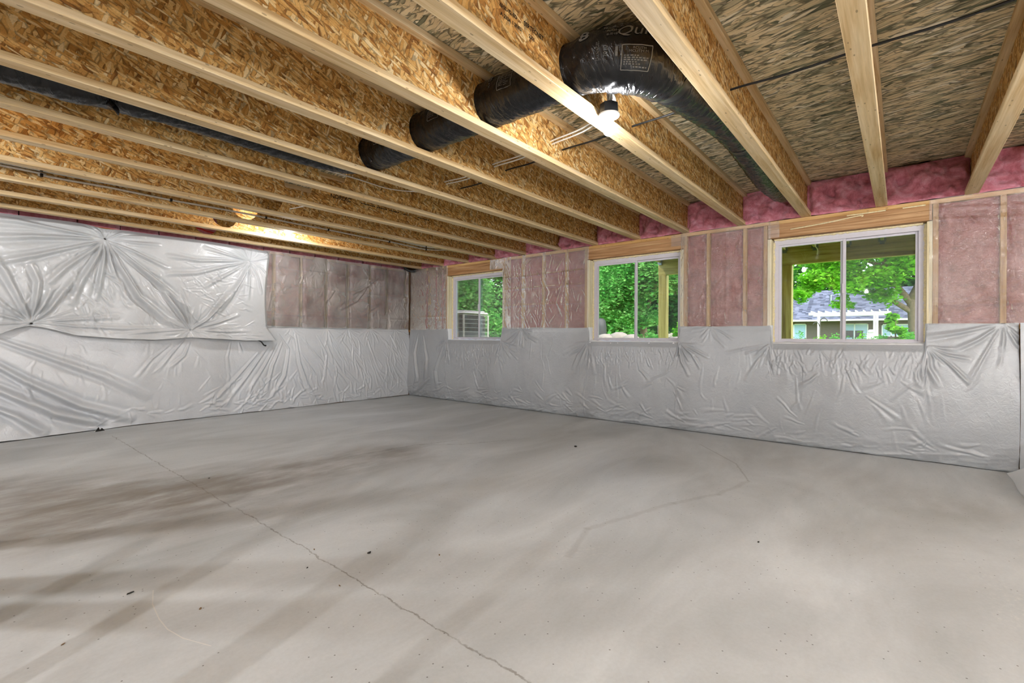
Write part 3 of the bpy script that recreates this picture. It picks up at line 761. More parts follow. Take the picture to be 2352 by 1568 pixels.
# --- left wall, upper sheet held by four pins
def sheet_left():
    pins = [(1.205, 2.199), (.611, 1.215), (2.058, 1.169), (2.781, 2.141), (-.25, 2.2)]
    x0, x1, res = -1.2, 3.05, .0075
    nx, nz = int((x1 - x0) / res), int(1.3 / res)
    u = np.linspace(0, 1, nx); v = np.linspace(0, 1, nz); U = np.repeat(u[:, None], nz, 1); Vv = np.repeat(v[None, :], nx, 0)
    right = 3.035 - .04 * np.sin(np.pi * np.clip(Vv * 1.1, 0, 1)) + np.where(Vv < .14, .10 * (1 - Vv / .14), 0)
    A = x0 + U * (right - x0)
    ctrl_x = [-1.2, .0, .386, .50, .60, .70, .95, 1.3, 1.67, 2.05, 2.3, 2.7, 3.1]
    ctrl_b = [1.0, 1.06, 1.10, 1.16, 1.185, 1.17, 1.09, 1.055, 1.04, 1.07, 1.055, 1.03, 1.03]
    bot = np.interp(A, ctrl_x, ctrl_b)
    top = 2.338 - .006 * np.sin(A * 5) - .02 * np.exp(-((A - 1.2) / .12) ** 2) - .012 * np.clip((A - 2.6) / .4, 0, 1)
    Z = bot + Vv * (top - bot)
    pinf = np.ones(A.shape)
    for p in pins: pinf *= 1 - np.exp(-(((A - p[0]) ** 2 + (Z - p[1]) ** 2) / .16 ** 2)) * .95
    d = .016 + pinf * (.085 + .05 * fbm(A * 1.3, Z * 1.4, 77, 3))
    d += .006 * fbm(A * 6, Z * 6, 78, 4) * pinf
    pa, pb, pc, pd = pins[:4]
    F = [ # pin A
        (pa, [(1.08, 2.05), (.86, 1.82), (.72, 1.62)], .030, .026), (pa, [(1.12, 1.98), (.98, 1.66), (.92, 1.45)], .032, .026), (pa, [(1.18, 1.95), (1.15, 1.7), (1.12, 1.5)], .026, .02),
        (pa, [(1.24, 1.95), (1.28, 1.78)], .024, .018), (pa, [(1.32, 1.9), (1.5, 1.55), (1.78, 1.28), (1.95, 1.20)], .042, .032), (pa, [(1.42, 1.98), (1.72, 1.72), (2.0, 1.45)], .03, .026),
        (pa, [(1.5, 2.06), (1.8, 1.92)], .02, .02), (pa, [(.95, 2.16), (.6, 2.12), (.3, 2.06)], .026, .026), (pa, [(.9, 2.22), (.5, 2.26), (.2, 2.25)], .02, .022), (pa, [(.98, 2.08), (.62, 1.92), (.3, 1.8)], .024, .026),
        (pa, [(1.45, 2.19), (1.7, 2.2)], .018, .016), (pa, [(1.38, 2.25), (1.55, 2.27)], .016, .014), (pa, [(1.15, 2.27), (1.1, 2.32)], .018, .014), (pa, [(1.3, 2.26), (1.36, 2.3)], .018, .012),
        # pin B
        (pb, [(.52, 1.45), (.42, 1.72), (.30, 1.95)], .034, .028), (pb, [(.40, 1.40), (.22, 1.6)], .03, .024), (pb, [(.35, 1.30), (.1, 1.40)], .026, .022), (pb, [(.64, 1.45), (.66, 1.65), (.6, 1.85)], .03, .024),
        (pb, [(.74, 1.36), (.84, 1.55), (.96, 1.74)], .032, .026), (pb, [(.70, 1.42), (.76, 1.6)], .02, .018), (pb, [(.95, 1.19), (1.4, 1.17), (1.75, 1.18)], .016, .022), (pb, [(.9, 1.26), (1.3, 1.3)], .014, .02), (pb, [(.35, 1.2), (.1, 1.18)], .018, .018),
        # pin C
        (pc, [(1.93, 1.36), (1.80, 1.56), (1.68, 1.75)], .030, .022), (pc, [(1.98, 1.42), (1.92, 1.62)], .02, .018), (pc, [(2.25, 1.33), (2.45, 1.62), (2.6, 1.85)], .034, .026), (pc, [(2.35, 1.27), (2.6, 1.38)], .018, .018), (pc, [(1.75, 1.15), (1.4, 1.12)], .016, .018), (pc, [(2.4, 1.15), (2.75, 1.16)], .014, .016),
        # pin D
        (pd, [(2.66, 1.92), (2.50, 1.62), (2.32, 1.38)], .040, .030), (pd, [(2.74, 1.9), (2.72, 1.62)], .022, .02), (pd, [(2.45, 2.10), (2.1, 2.06), (1.8, 2.08)], .022, .022), (pd, [(2.45, 2.03), (2.1, 1.90), (1.8, 1.86)], .024, .024), (pd, [(2.5, 1.95), (2.2, 1.74)], .022, .022),
        (pd, [(2.5, 2.18), (2.2, 2.24)], .018, .018), (pd, [(2.86, 1.9), (2.9, 1.7)], .02, .014), (pd, [(2.92, 2.05), (2.98, 1.95)], .018, .012), (pd, [(2.95, 2.2), (3.0, 2.22)], .014, .012)]
    for s, pts, am, w in F:
        p0 = (s[0] + (pts[0][0] - s[0]) * .06, s[1] + (pts[0][1] - s[1]) * .06)
        d += fold(A, Z, [p0] + pts, am * 1.45, w * 1.0)
    for i, p in enumerate(pins): d += rays(A, Z, p, 22, .34, .012, 700 + i, 0, 360, .012)
    d += streaks(A, Z, (1.9, 2.7, 1.35, 2.1), 70, 811, (.06, .24), (.004, .010), (.008, .016), (-60, 30))
    d += streaks(A, Z, (.9, 2.0, 1.25, 1.9), 60, 812, (.08, .28), (.004, .010), (.008, .018), (-85, -30))
    d += streaks(A, Z, (.2, 1.2, 1.3, 2.1), 40, 813, (.08, .25), (.004, .009), (.01, .02), (-130, -50))
    d += streaks(A, Z, (2.3, 3.0, 1.05, 1.3), 25, 814, (.06, .2), (.004, .009), (.008, .014), (-20, 30))
    te = np.clip((top - Z) / .05, 0, 1); d *= .25 + .75 * te
    re = np.clip((right - A) / .05, 0, 1); d *= .35 + .65 * re
    d += .02 * np.clip((1.25 - Z) / .2, 0, 1)
    d += .05
    P = np.stack([A, YL - np.clip(d, .004, .4), Z], -1)
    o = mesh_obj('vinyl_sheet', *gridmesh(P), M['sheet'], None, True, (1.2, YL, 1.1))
    tag(o, 'big white vinyl sheet pleated around four pins on the upper left wall', 'sheet')
    for p in pins[:4]:
        k = np.argmin((P[..., 0] - p[0]) ** 2 + (P[..., 2] - p[1]) ** 2); y = P[..., 1].ravel()[k]
        MB().tube([(p[0], y - .006, p[1]), (p[0], y - .001, p[1])], .013, 14).build('pin', M['dark'], o)
    # loose strap end at the right lower corner
    MB().tube(bez([(2.86, 7.03, 1.035), (2.9, 7.01, 1.01), (2.93, 7.0, .965), (2.96, 7.0, .955)], 5), [.006, .006, .007, .007, .007, .008, .008, .008, .008, .009, .009, .010, .010, .012, .012, .012], 6).build('loose_strap', M['dark'], o)
    return o
sheet_left()

# --- clear poly over the framed bays
def poly(name_lab, lo, hi, axis, plane, seed, creases=(), vcre=(), studs=(), folds=(), z1=PL + .0, bulge=.012, mat='poly'):
    res = .011; n, m = max(8, int((hi - lo) / res)), int((z1 - LEDGE) / res)
    a = np.linspace(lo, hi, n); z = np.linspace(LEDGE - .01, z1, m)
    A, Z = np.meshgrid(a, z, indexing='ij')
    d = bulge * (1 + 1.6 * fbm(A * 2.5, Z * 2.5, seed, 3)) + .012 * fbm(A * 6, Z * 6, seed + 3, 4)
    tight = np.zeros(A.shape)
    for s in studs: tight = np.maximum(tight, np.exp(-((A - s) / .035) ** 2))
    d = d * (1 - .75 * tight) + .004
    for s in studs: d += streaks(A, Z, (s - .05, s + .05, LEDGE + .1, z1 - .05), 34, seed + int(s * 100) % 97, (.06, .25), (.006, .015), (.005, .011), (-105, -75))
    d += streaks(A, Z, (lo, hi, LEDGE + .1, z1), int(60 * (hi - lo)), seed + 7, (.05, .22), (.004, .011), (.006, .014), (-140, -40))
    for (zc, s) in creases:
        d += .013 * np.exp(-np.abs(Z - zc - s * (A - lo)) / .007)
    for ac in vcre: d += .012 * np.exp(-np.abs(A - ac) / .006)
    for q, am, w in folds: d += fold(A, Z, q, am, w)
    ee = np.clip(np.minimum(A - lo, hi - A) / .03, 0, 1); d *= .3 + .7 * ee
    P = np.zeros(A.shape + (3,)); P[..., axis] = plane - np.clip(d, .002, .1); P[..., 1 - axis] = A; P[..., 2] = Z
    base = [0, 0, LEDGE]; base[axis] = plane; base[1 - axis] = (lo + hi) / 2
    o = mesh_obj('vapor_barrier', *gridmesh(P), M[mat], None, True, tuple(base))
    tag(o, name_lab, 'plastic film'); return o
PX = XW - .003
poly('clear wrinkled poly film over pink batts right of the large window', -1.3, -.185, 0, PX, 900, [(2.13, .12), (2.05, .1), (1.40, 0)], [], [-.651, -1.03, -.23])
pB = poly('clear wrinkled poly film over pink batts between the middle and large windows', 1.085, 2.04, 0, PX, 910, [], [1.52], [1.337, 1.727, 1.12, 1.98])
pC = poly('clear poly film with folded creases between the small and middle windows', 3.30, 4.85, 0, PX, 920, [(1.83, .005), (1.58, 0), (2.03, -.01)], [4.66], [3.67, 4.072, 4.456, 4.80],
     [([(4.1, 1.95), (4.0, 1.75), (4.1, 1.55)], .02, .02), ([(3.7, 1.9), (3.8, 1.6), (3.7, 1.4)], .02, .02)])
pD = poly('narrow clear poly film between the room corner and the small window', 6.11, YL - .02, 0, PX, 930, [(1.45, 0)], [], [6.37, 6.62, 6.2])
pL = poly('clear poly film with folded creases on the upper left wall beside the corner', 2.98, XW - .02, 1, YL - .003, 940, [(1.86, -.02), (2.12, -.02), (1.42, -.005)], [3.553, 4.357, 4.95], LST,
     [([(4.95, 2.15), (4.6, 1.9), (4.35, 1.8)], .03, .022), ([(4.75, 2.0), (4.5, 1.7), (4.2, 1.55)], .025, .022), ([(4.1, 1.85), (3.9, 1.6)], .02, .02), ([(5.0, 1.7), (4.6, 1.45)], .02, .02), ([(4.5, 2.2), (4.2, 2.05)], .02, .02)], bulge=.02, mat='poly_hazy')
# taped corners of film lapping over the headers, folded corner by the room corner (parts)
def lap(y0, y1, z0, z1, parent, r=.03):
    n = 10; V = []; Fc = []
    A, Z = np.meshgrid(np.linspace(y0, y1, n), np.linspace(z0, z1, n), indexing='ij')
    X = XW - .010 - .006 * fbm(A * 20, Z * 20, 3, 2)
    V, Fc = gridmesh(np.stack([X, A, Z], -1)); return mesh_obj('lapped_corner', V, Fc, M['poly'], parent, True)
lap(1.0, 1.10, 2.165, 2.335, pB); lap(4.84, 5.12, 2.18, 2.335, pC); lap(1.96, 2.16, 2.20, 2.335, pB)
mesh_obj('folded_corner', [(4.98, YL - .032, 2.30), (5.10, YL - .036, 1.86), (5.45, YL - .030, 1.86), (5.12, YL - .034, 2.30)], [(0, 1, 2, 3)], M['poly'], pL)

# ------------------------------------------------------------------ windows
def window(n, a, b):
    XF = XW + .098; XO = XW + .165
    z0, z1 = SILL + .005, HEAD + .002
    w = struct(MB().box(XO - .006, XO, a + .002, a + .006, z0, z1).build('window_%d' % n, M['vinyl']))
    f = MB(); t = .045; y0, y1 = a + .008, b - .008
    f.box(XF, XO, y0, y0 + t, z0 + .035, z1 - .060, .0015); f.box(XF, XO, y1 - t, y1, z0 + .035, z1 - .060, .0015)
    f.box(XF, XO, y0, y1, z1 - .060, z1, .0015); f.box(XF, XO, y0, y1, z0, z0 + .035, .0015)
    f.build('frame', M['vinyl'], w)
    ym = (a + b) / 2
    # fixed sash (left in view, larger Y) in the inner track, slider outside
    for (p, q, dx, nm) in ((ym - .02, y1 - t + .004, .014, 'sash'), (y0 + t - .004, ym + .028, .036, 'sash')):
        s = MB(); k = .027; zz0, zz1 = z0 + .030, z1 - .056
        xa, xb = XF + dx, XF + dx + .022
        s.box(xa, xb, p, p + k, zz0, zz1, .002); s.box(xa, xb, q - k, q, zz0, zz1, .002); s.box(xa, xb, p + k, q - k, zz1 - k * .9, zz1, .002); s.box(xa, xb, p + k, q - k, zz0, zz0 + k * .8, .002)
        so = s.build('sash', M['vinyl'], w)
        MB().box(xa + .006, xa + .016, p + k * .8, q - k * .8, zz0 + k * .6, zz1 - k * .7).build('pane', M['glass'], so)
    MB().box(XO - .004, XO - .002, y0 + t * .9, ym, z0 + .034, z1 - .058).build('insect_screen', M['screen'], w)
    # spray foam bead round the frame
    fm = MB(); r_ = random.Random(n)
    def bead(P, s0):
        Q = []; rr = []
        for i in range(len(P) - 1):
            m = max(6, int((Vector(P[i + 1]) - Vector(P[i])).length / .02))
            for j in range(m):
                p = Vector(P[i]).lerp(Vector(P[i + 1]), j / m); Q.append(p + Vector((r_.uniform(-.004, .004), r_.uniform(-.003, .003), r_.uniform(-.003, .003)))); rr.append(.013 + r_.uniform(-.004, .004))
        fm.tube(Q, rr, 6)
    xx = XF - .002
    bead([(xx, b - .005, z0), (xx, b - .005, z1 - .004)], 0); bead([(xx - .004, b - .004, z1 + .001), (xx - .004, a + .004, z1 + .001)], 0); bead([(xx, a + .005, z1 - .004), (xx, a + .005, z0)], 0)
    fm.build('foam_seal', M['foam'], w, True)
    MB().box(XF + .002, XF + .016, ym - .012, ym + .012, (z0 + z1) / 2 - .05, (z0 + z1) / 2 + .05, .003).build('latch', M['vinyl'], w)
for i, (a, b) in enumerate(WIN): window(i + 1, a, b)
# dried foam strings on the large window's header (part of wall)
for P in ([(XW - .004, .90, 2.235), (XW - .004, .6, 2.255), (XW - .004, .32, 2.285), (XW - .004, .30, 2.27)], [(XW - .004, .42, 2.30), (XW - .004, .2, 2.302), (XW - .004, .12, 2.304)], [(XW - .004, .0, 2.303), (XW - .004, -.16, 2.304)]):
    Q = bez(P, 8); MB().tube(Q, [.005 + .003 * random.random() for _ in Q], 6).build('foam_string', M['foam'], WR, True)

# ------------------------------------------------------------------ flex duct
DPATH = bez([(.05, 3.50, 2.49), (.5, 3.50, 2.49), (.95, 3.50, 2.52), (1.35, 3.53, 2.53), (1.72, 3.53, 2.53), (2.02, 3.44, 2.525), (2.145, 3.25, 2.522), (2.155, 2.9, 2.522), (2.155, 2.3, 2.522), (2.155, 1.7, 2.522), (2.155, 1.40, 2.522), (2.165, 1.22, 2.52),
             (2.25, 1.07, 2.515), (2.42, .99, 2.515), (2.7, .95, 2.52), (3.1, .90, 2.53), (3.45, .89, 2.53), (3.72, .895, 2.53), (4.1, .905, 2.53), (4.6, .925, 2.525), (5.0, .915, 2.53), (5.28, .90, 2.545), (5.42, .895, 2.60)], 40)
DPATH = np.array([(-1.6, 3.48, 2.52), (-.8, 3.48, 2.50)] + [tuple(p) for p in DPATH])
# resample evenly
seg = np.linalg.norm(np.diff(DPATH, axis=0), axis=1); cs = np.concatenate([[0], np.cumsum(seg)])
NS = int(cs[-1] / .008); sv = np.linspace(0, cs[-1], NS)
DP = np.stack([np.interp(sv, cs, DPATH[:, i]) for i in range(3)], 1)
ker = np.ones(9) / 9; DPs = np.stack([np.convolve(np.pad(DP[:, i], 4, 'edge'), ker, 'valid') for i in range(3)], 1)
TG = np.gradient(DPs, axis=0); TG /= np.linalg.norm(TG, axis=1)[:, None]
UPV = np.array([0, 0, 1.0]); SD = np.cross(TG, UPV); SD /= np.linalg.norm(SD, axis=1)[:, None]; UV_ = np.cross(SD, TG)
def s_at(p): return sv[np.argmin(np.linalg.norm(DPs - np.array(p), axis=1))]
s_bend = s_at((2.23, 1.1, 2.515)); s_tape = s_at((3.66, .895, 2.53)); s_pin = s_at((.60, 3.5, 2.49)); s_col = s_at((2.5, .97, 2.515)); s_end = sv[-1]
RAD = np.interp(sv, [0, s_pin - .15, s_pin, s_pin + .12, s_at((1.9, 3.5, 2.53)), s_at((2.15, 3.2, 2.52)), s_bend - .25, s_bend, s_col - .05, s_col, s_col + .06, s_at((3.1, .9, 2.53)), s_tape - .05, s_tape, s_tape + .08, s_at((4.2, .9, 2.53)), s_end - .25, s_end],
                [.125, .125, .105, .118, .128, .130, .131, .165, .155, .128, .138, .130, .112, .103, .112, .116, .112, .095])
NA = 72; TH = np.linspace(0, 2 * math.pi, NA, endpoint=False)
SS, TT = np.meshgrid(sv, TH, indexing='ij')
cx, sx = np.cos(TT), np.sin(TT)
ring = .5 + .5 * np.cos(SS * 2 * math.pi / .036)
wr = ridge(SS * 16 + .8 * np.sin(TT * 2) + 2 * fbm(SS * 4, cx * 2 + sx, 4, 2), cx * 1.8 + 7, 3, 3) + .8 * ridge(SS * 42 + 3 * cx, sx * 2.4 + 3, 9, 3)
bend_in = np.exp(-((SS - s_bend - .05) / .22) ** 2)[...] * np.clip(-(UV_[:, 2][:, None] * sx) * .4 + cx * -.8, 0, 1)
RR = RAD[:, None] + .0022 * ring * 0.6 - .0085 * (wr - .7) - .012 * bend_in * ridge(SS * 22, TT * .6, 19, 2)
RR += .004 * fbm(SS * 3, cx * 1.5 + sx * .8, 5, 3)
RR = np.where((np.abs(SS - s_tape) < .03) | (np.abs(SS - s_col) < .035), RAD[:, None] + .001 * fbm(SS * 40, TT * 4, 2, 2), RR)
def dsurf(s, th, off=0.):
    """point on the duct jacket at arc length s, angle th (0 = side, 90 = up)."""
    s = np.clip(np.asarray(s, float), 0, sv[-1]); p = np.stack([np.interp(s, sv, DPs[:, i]) for i in range(3)], -1)
    a = np.stack([np.interp(s, sv, SD[:, i]) for i in range(3)], -1); b = np.stack([np.interp(s, sv, UV_[:, i]) for i in range(3)], -1)
    i = np.clip((s / sv[-1] * (NS - 1)).round().astype(int), 0, NS - 1); j = (np.round((np.asarray(th) % (2 * math.pi)) / (2 * math.pi) * NA).astype(int)) % NA
    r = RR[i, j] + off
    return p + a * (np.cos(th) * r)[..., None] + b * (np.sin(th) * r)[..., None]
PT = DPs[:, None, :] + SD[:, None, :] * (cx * RR)[..., None] + UV_[:, None, :] * (sx * RR)[..., None]
idx = np.arange(NS * NA).reshape(NS, NA)
FD = np.stack([idx[:-1], np.roll(idx, -1, 1)[:-1], np.roll(idx, -1, 1)[1:], idx[1:]], -1).reshape(-1, 4).tolist()
FD.append(tuple(idx[-1])); FD.append(tuple(idx[0][::-1]))
DUCT = thing('flex_duct', 'glossy black insulated flexible duct threaded through the joist holes and bent to the window wall', 'duct', (2.155, 1.37, 2.39))
jk = mesh_obj('jacket', PT.reshape(-1, 3), FD, M['duct'], DUCT, True)
# wrap coordinates (arc length, angle) so that the film creases run round the duct; the seam lies on top
uvl = jk.data.uv_layers.new(name='wrap'); dth = 2 * math.pi / NA
A0 = (TH - math.pi / 2) % (2 * math.pi); A0 = np.where(A0 > 2 * math.pi - 1e-6, 0, A0)
s0_, s1_ = np.repeat(sv[:-1, None], NA, 1), np.repeat(sv[1:, None], NA, 1); a_ = np.repeat(A0[None, :], NS - 1, 0)
UVs = np.stack([np.stack([s0_, a_], -1), np.stack([s0_, a_ + dth], -1), np.stack([s1_, a_ + dth], -1), np.stack([s1_, a_], -1)], 2).reshape(-1, 2)
UVs = np.concatenate([UVs, np.zeros((len(uvl.data) - len(UVs), 2))]); uvl.data.foreach_set('uv', UVs.ravel())
for (sc, hw, off) in ((s_tape, .032, .002), (s_col, .036, .002)):
    S2, T2 = np.meshgrid(np.linspace(sc - hw, sc + hw, 8), np.linspace(0, 2 * math.pi, 48), indexing='ij')
    V, Fc = gridmesh(dsurf(S2, T2, off)); mesh_obj('tape_band', V, Fc, M['tape'], DUCT, True)
MB().tube(bez([(.60, 3.44, 2.395), (.62, 3.42, 2.37), (.625, 3.40, 2.35), (.63, 3.39, 2.325)], 4), [.02, .02, .018, .018, .016, .016, .014, .014, .012, .010, .008, .006, .004], 8).build('jacket_pinch', M['duct'], DUCT, True)

def text_mesh(body, size, shear=0., bold=0.):
    c = bpy.data.curves.new('lettering', 'FONT'); c.body = body; c.size = size; c.shear = shear; c.offset = bold; c.align_x = 'LEFT'; c.resolution_u = 3
    o = bpy.data.objects.new('lettering', c); COL.objects.link(o)
    dg = bpy.context.evaluated_depsgraph_get(); dg.update()
    me = bpy.data.meshes.new_from_object(o.evaluated_get(dg))
    V = np.array([v.co[:] for v in me.vertices]); Fc = [tuple(p.vertices) for p in me.polygons]
    bpy.data.objects.remove(o); bpy.data.curves.remove(c); bpy.data.meshes.remove(me)
    return V, Fc
def duct_text(body, size, s0, th0, sdir=1, tdir=1, shear=0., bold=0., rot=0):
    V, Fc = text_mesh(body, size, shear, bold); u, w = V[:, 0], V[:, 1]
    if rot: u, w = -w, u
    P = dsurf(s0 + u * sdir, th0 + w * tdir / .135, .0032)
    return mesh_obj('lettering', P, Fc, M['print'], DUCT)
DUCT_TEXTS = True

# web lettering
def web_text(body, size, x, k, z, parent, bold=0., shear=0.):
    V, Fc = text_mesh(body, size, shear, bold); y = yk(k) - .0055 - .0007
    P = np.stack([x + V[:, 0], np.full(len(V), y), z + V[:, 1]], -1)
    return mesh_obj('lettering', P, Fc, M['ink'], parent)
for (b, sz, x, k, z) in [('H', .026, 1.515, 2, 2.560), ('N-2L-72-BD', .024, 1.555, 2, 2.545), ('SERTECNET', .030, 1.725, 2, 2.548), ('A-233A 1 2NES', .023, 1.560, 2, 2.508), ('2301', .024, 1.765, 2, 2.510), ('10', .022, 1.895, 2, 2.500),
                          ('NORDIC', .058, 2.478, 7, 2.482), ('14-1C', .034, 3.36, 7, 2.488)]:
    web_text(b, sz, x, k, z, JOIST[k], .0008)
for x0, L in ((2.83, .16), (3.02, .12), (3.18, .12), (3.58, .18)):
    m_ = MB(); xx = x0; r_ = random.Random(int(x0 * 50))
    while xx < x0 + L: w = r_.uniform(.008, .02); m_.box(xx, xx + w, yk(7) - .0064, yk(7) - .0058, 2.497, 2.508); xx += w + .006
    m_.build('small_print', M['ink'], JOIST[7])
R_ = math.radians
duct_text('8', .078, 5.855, R_(20), 1, 1, 0, .002)
duct_text('R-4.2', .034, 5.945, R_(30)); duct_text('NOM', .018, 5.96, R_(20)); duct_text('8-INS', .016, 5.96, R_(12))
duct_text('Quiety', .062, 5.99, R_(10), 1, 1, .25)
def duct_line(a, b, w=.0016):
    (s0, t0), (s1, t1) = a, b; m = 14; S = np.linspace(s0, s1, m); T = np.linspace(t0, t1, m); L = math.hypot(s1 - s0, (t1 - t0) * .135); nx, ny = -(t1 - t0) * .135 / L * w, (s1 - s0) / L * w
    P = np.concatenate([dsurf(S + nx, T + ny / .135, .0033), dsurf(S - nx, T - ny / .135, .0033)]); return P, [(i, i + 1, m + i + 1, m + i) for i in range(m - 1)]
m_ = MB(); q = [(6.012, R_(-8)), (6.103, R_(-8)), (6.103, R_(-46)), (6.012, R_(-46))]
for i in range(4): m_.add(*duct_line(q[i], q[(i + 1) % 4]))
m_.build('label_border', M['print'], DUCT)
def small_print(s0, th0, rows, dth):
    # lines too small to read in the photograph: rows of broken strokes
    r_ = random.Random(int(s0 * 100)); m = MB()
    for i, L in enumerate(rows):
        a = s0
        while a < s0 + L:
            w = r_.uniform(.004, .011); m.add(*duct_line((a, th0 - i * dth), (min(a + w, s0 + L), th0 - i * dth), .0022)); a += w + .003
    m.build('small_print', M['print'], DUCT)
duct_text('RCUTH', .012, 6.044, R_(-14)); duct_text('MCUTH M', .013, 6.032, R_(-19))
small_print(6.019, R_(-24), [.045, .075, .072, .042, .055], R_(3.2)); small_print(6.05, R_(-41), [.045], R_(3))
duct_text('7010', .022, 5.965, R_(-24), rot=1); duct_text('SAUVAGES', .016, 5.935, R_(-28), rot=1)
m_ = MB(); m_.add(*duct_line((5.995, R_(-10)), (5.995, R_(-24)), .004)); m_.build('print_bar', M['print'], DUCT)
# the same print repeats on the pieces between the joists
for s0 in (5.33, 4.72, 4.12):
    q = [(s0, R_(34)), (s0 + .10, R_(34)), (s0 + .10, R_(-8)), (s0, R_(-8))]; m_ = MB()
    for i in range(4): m_.add(*duct_line(q[i], q[(i + 1) % 4]))
    m_.build('label_border', M['print'], DUCT)
    small_print(s0 + .008, R_(26), [.06, .085, .08, .05, .07, .06], R_(5))
duct_text('8', .07, 5.24, R_(28)); duct_text('7010', .02, 5.27, R_(8), rot=1)

# ------------------------------------------------------------------ bulbs on porcelain holders
def lamp(x, y, zb, label, group='bare bulb fixtures', bulb='bulb', bracket=None):
    t = thing('bulb_fixture', label, 'light', (x, y, zb + .055), group)
    top = zb + .145
    b = MB(); b.lathe((x, y, 0), [(.048, top), (.052, top - .003), (.053, top - .052), (.050, top - .055)], 8); b.build('junction_box', M['black'], t)
    MB().lathe((x, y, 0), [(.050, top - .055), (.058, top - .058), (.0585, top - .066), (.054, top - .071), (.034, top - .074), (.027, top - .080), (.024, top - .098), (.022, top - .100)], 28).build('porcelain_base', M['porcelain'], t, True)
    for s in (-1, 1):
        MB().lathe((x + s * .034, y - s * .014, 0), [(.004, top - .0715), (.004, top - .0745), (.002, top - .075)], 8).build('screw', M['metal'], t)
    prof = [(.012, zb + .052), (.014, zb + .045), (.018, zb + .034)] + [(.0305 * math.cos(a), zb + .0305 * math.sin(a)) for a in np.linspace(.8, -1.5, 12)]
    MB().lathe((x, y, 0), prof, 24).build('bulb', M[bulb], t, True)
    if bracket: MB().box(x - .03, x + .03, min(y, bracket), max(y, bracket), top - .012, top + .004, .002).build('bracket', M['metal'], t)
    return t
lamp(2.365, 1.262, 2.247, 'lit bare bulb in a white porcelain holder on a black box beside the near joist')
lamp(2.787, 5.945, 2.334, 'lit bare bulb in a porcelain holder far back near the left wall', bracket=yk(10) - .006)
for (x, k, q_, lab) in ((-2.6, 1, 'a', 'lit bare bulb fixture behind the viewpoint, seen only mirrored in the window glass'), (-1.2, 7, 'b', 'lit bare bulb fixture outside the left frame edge beside the stud partition'),
                    (.9, -4, 'c', 'added fill bulb fixture outside the right frame edge behind the viewpoint'), (3.2, -2, 'd', 'added fill bulb fixture outside the right frame edge nearest the window wall'),
                    (1.6, -5, 'e', 'added fill bulb fixture well outside the right frame edge, farthest from the left wall'), (-2.4, -3, 'f', 'added fill bulb fixture in the far rear corner behind the viewpoint')):
    lamp(x, yk(k) - .10, 2.247, lab, bulb='bulb_' + q_, bracket=yk(k) - .044)  # c, d, e and f are added, unseen, to brighten the room

# added fill globe on a tripod, unseen, brightening webs and subfloor
wk = thing('added_fill_light', 'added unseen fill globe on a black tripod behind the viewpoint', 'light', (-.7, -2.1, 0))
MB().tube([(-.7, -2.1, .45), (-.7, -2.1, 1.20)], .016, 10).build('pole', M['black'], wk)
for an in (90, 210, 330):
    MB().tube([(-.7, -2.1, .62), (-.7 + .42 * math.cos(R(an)), -2.1 + .42 * math.sin(R(an)), .012)], .011, 8).build('leg', M['black'], wk)
MB().lathe((-.7, -2.1, 0), [(.02, 1.17), (.035, 1.18), (.035, 1.235), (.025, 1.245)], 16).build('socket', M['black'], wk)
MB().lathe((-.7, -2.1, 0), [(.02, 1.24)] + [(.065 * math.cos(a), 1.30 + .065 * math.sin(a)) for a in np.linspace(-1.2, 1.5, 14)], 24).build('globe', M['bulb_globe'], wk, True)

# stud partition left of the frame (its posts throw the banded shadows on the floor)
pt = thing('stud_partition', 'open timber stud partition outside the left frame edge', 'partition', (-.45, 2.4, 0))
for z0, z1 in ((0.001, .039), (2.305, 2.343)): MB().box(-.495, -.405, 1.0, 3.95, z0, z1, .002).build('plate', M['spruce_y'], pt)
for y in (1.02, 1.35, 1.40, 1.83, 2.24, 3.42, 3.60, 3.93):
    MB().box(-.495, -.405, y - .019, y + .019, .04, 2.304, .002).build('stud', M['spruce_z'], pt)

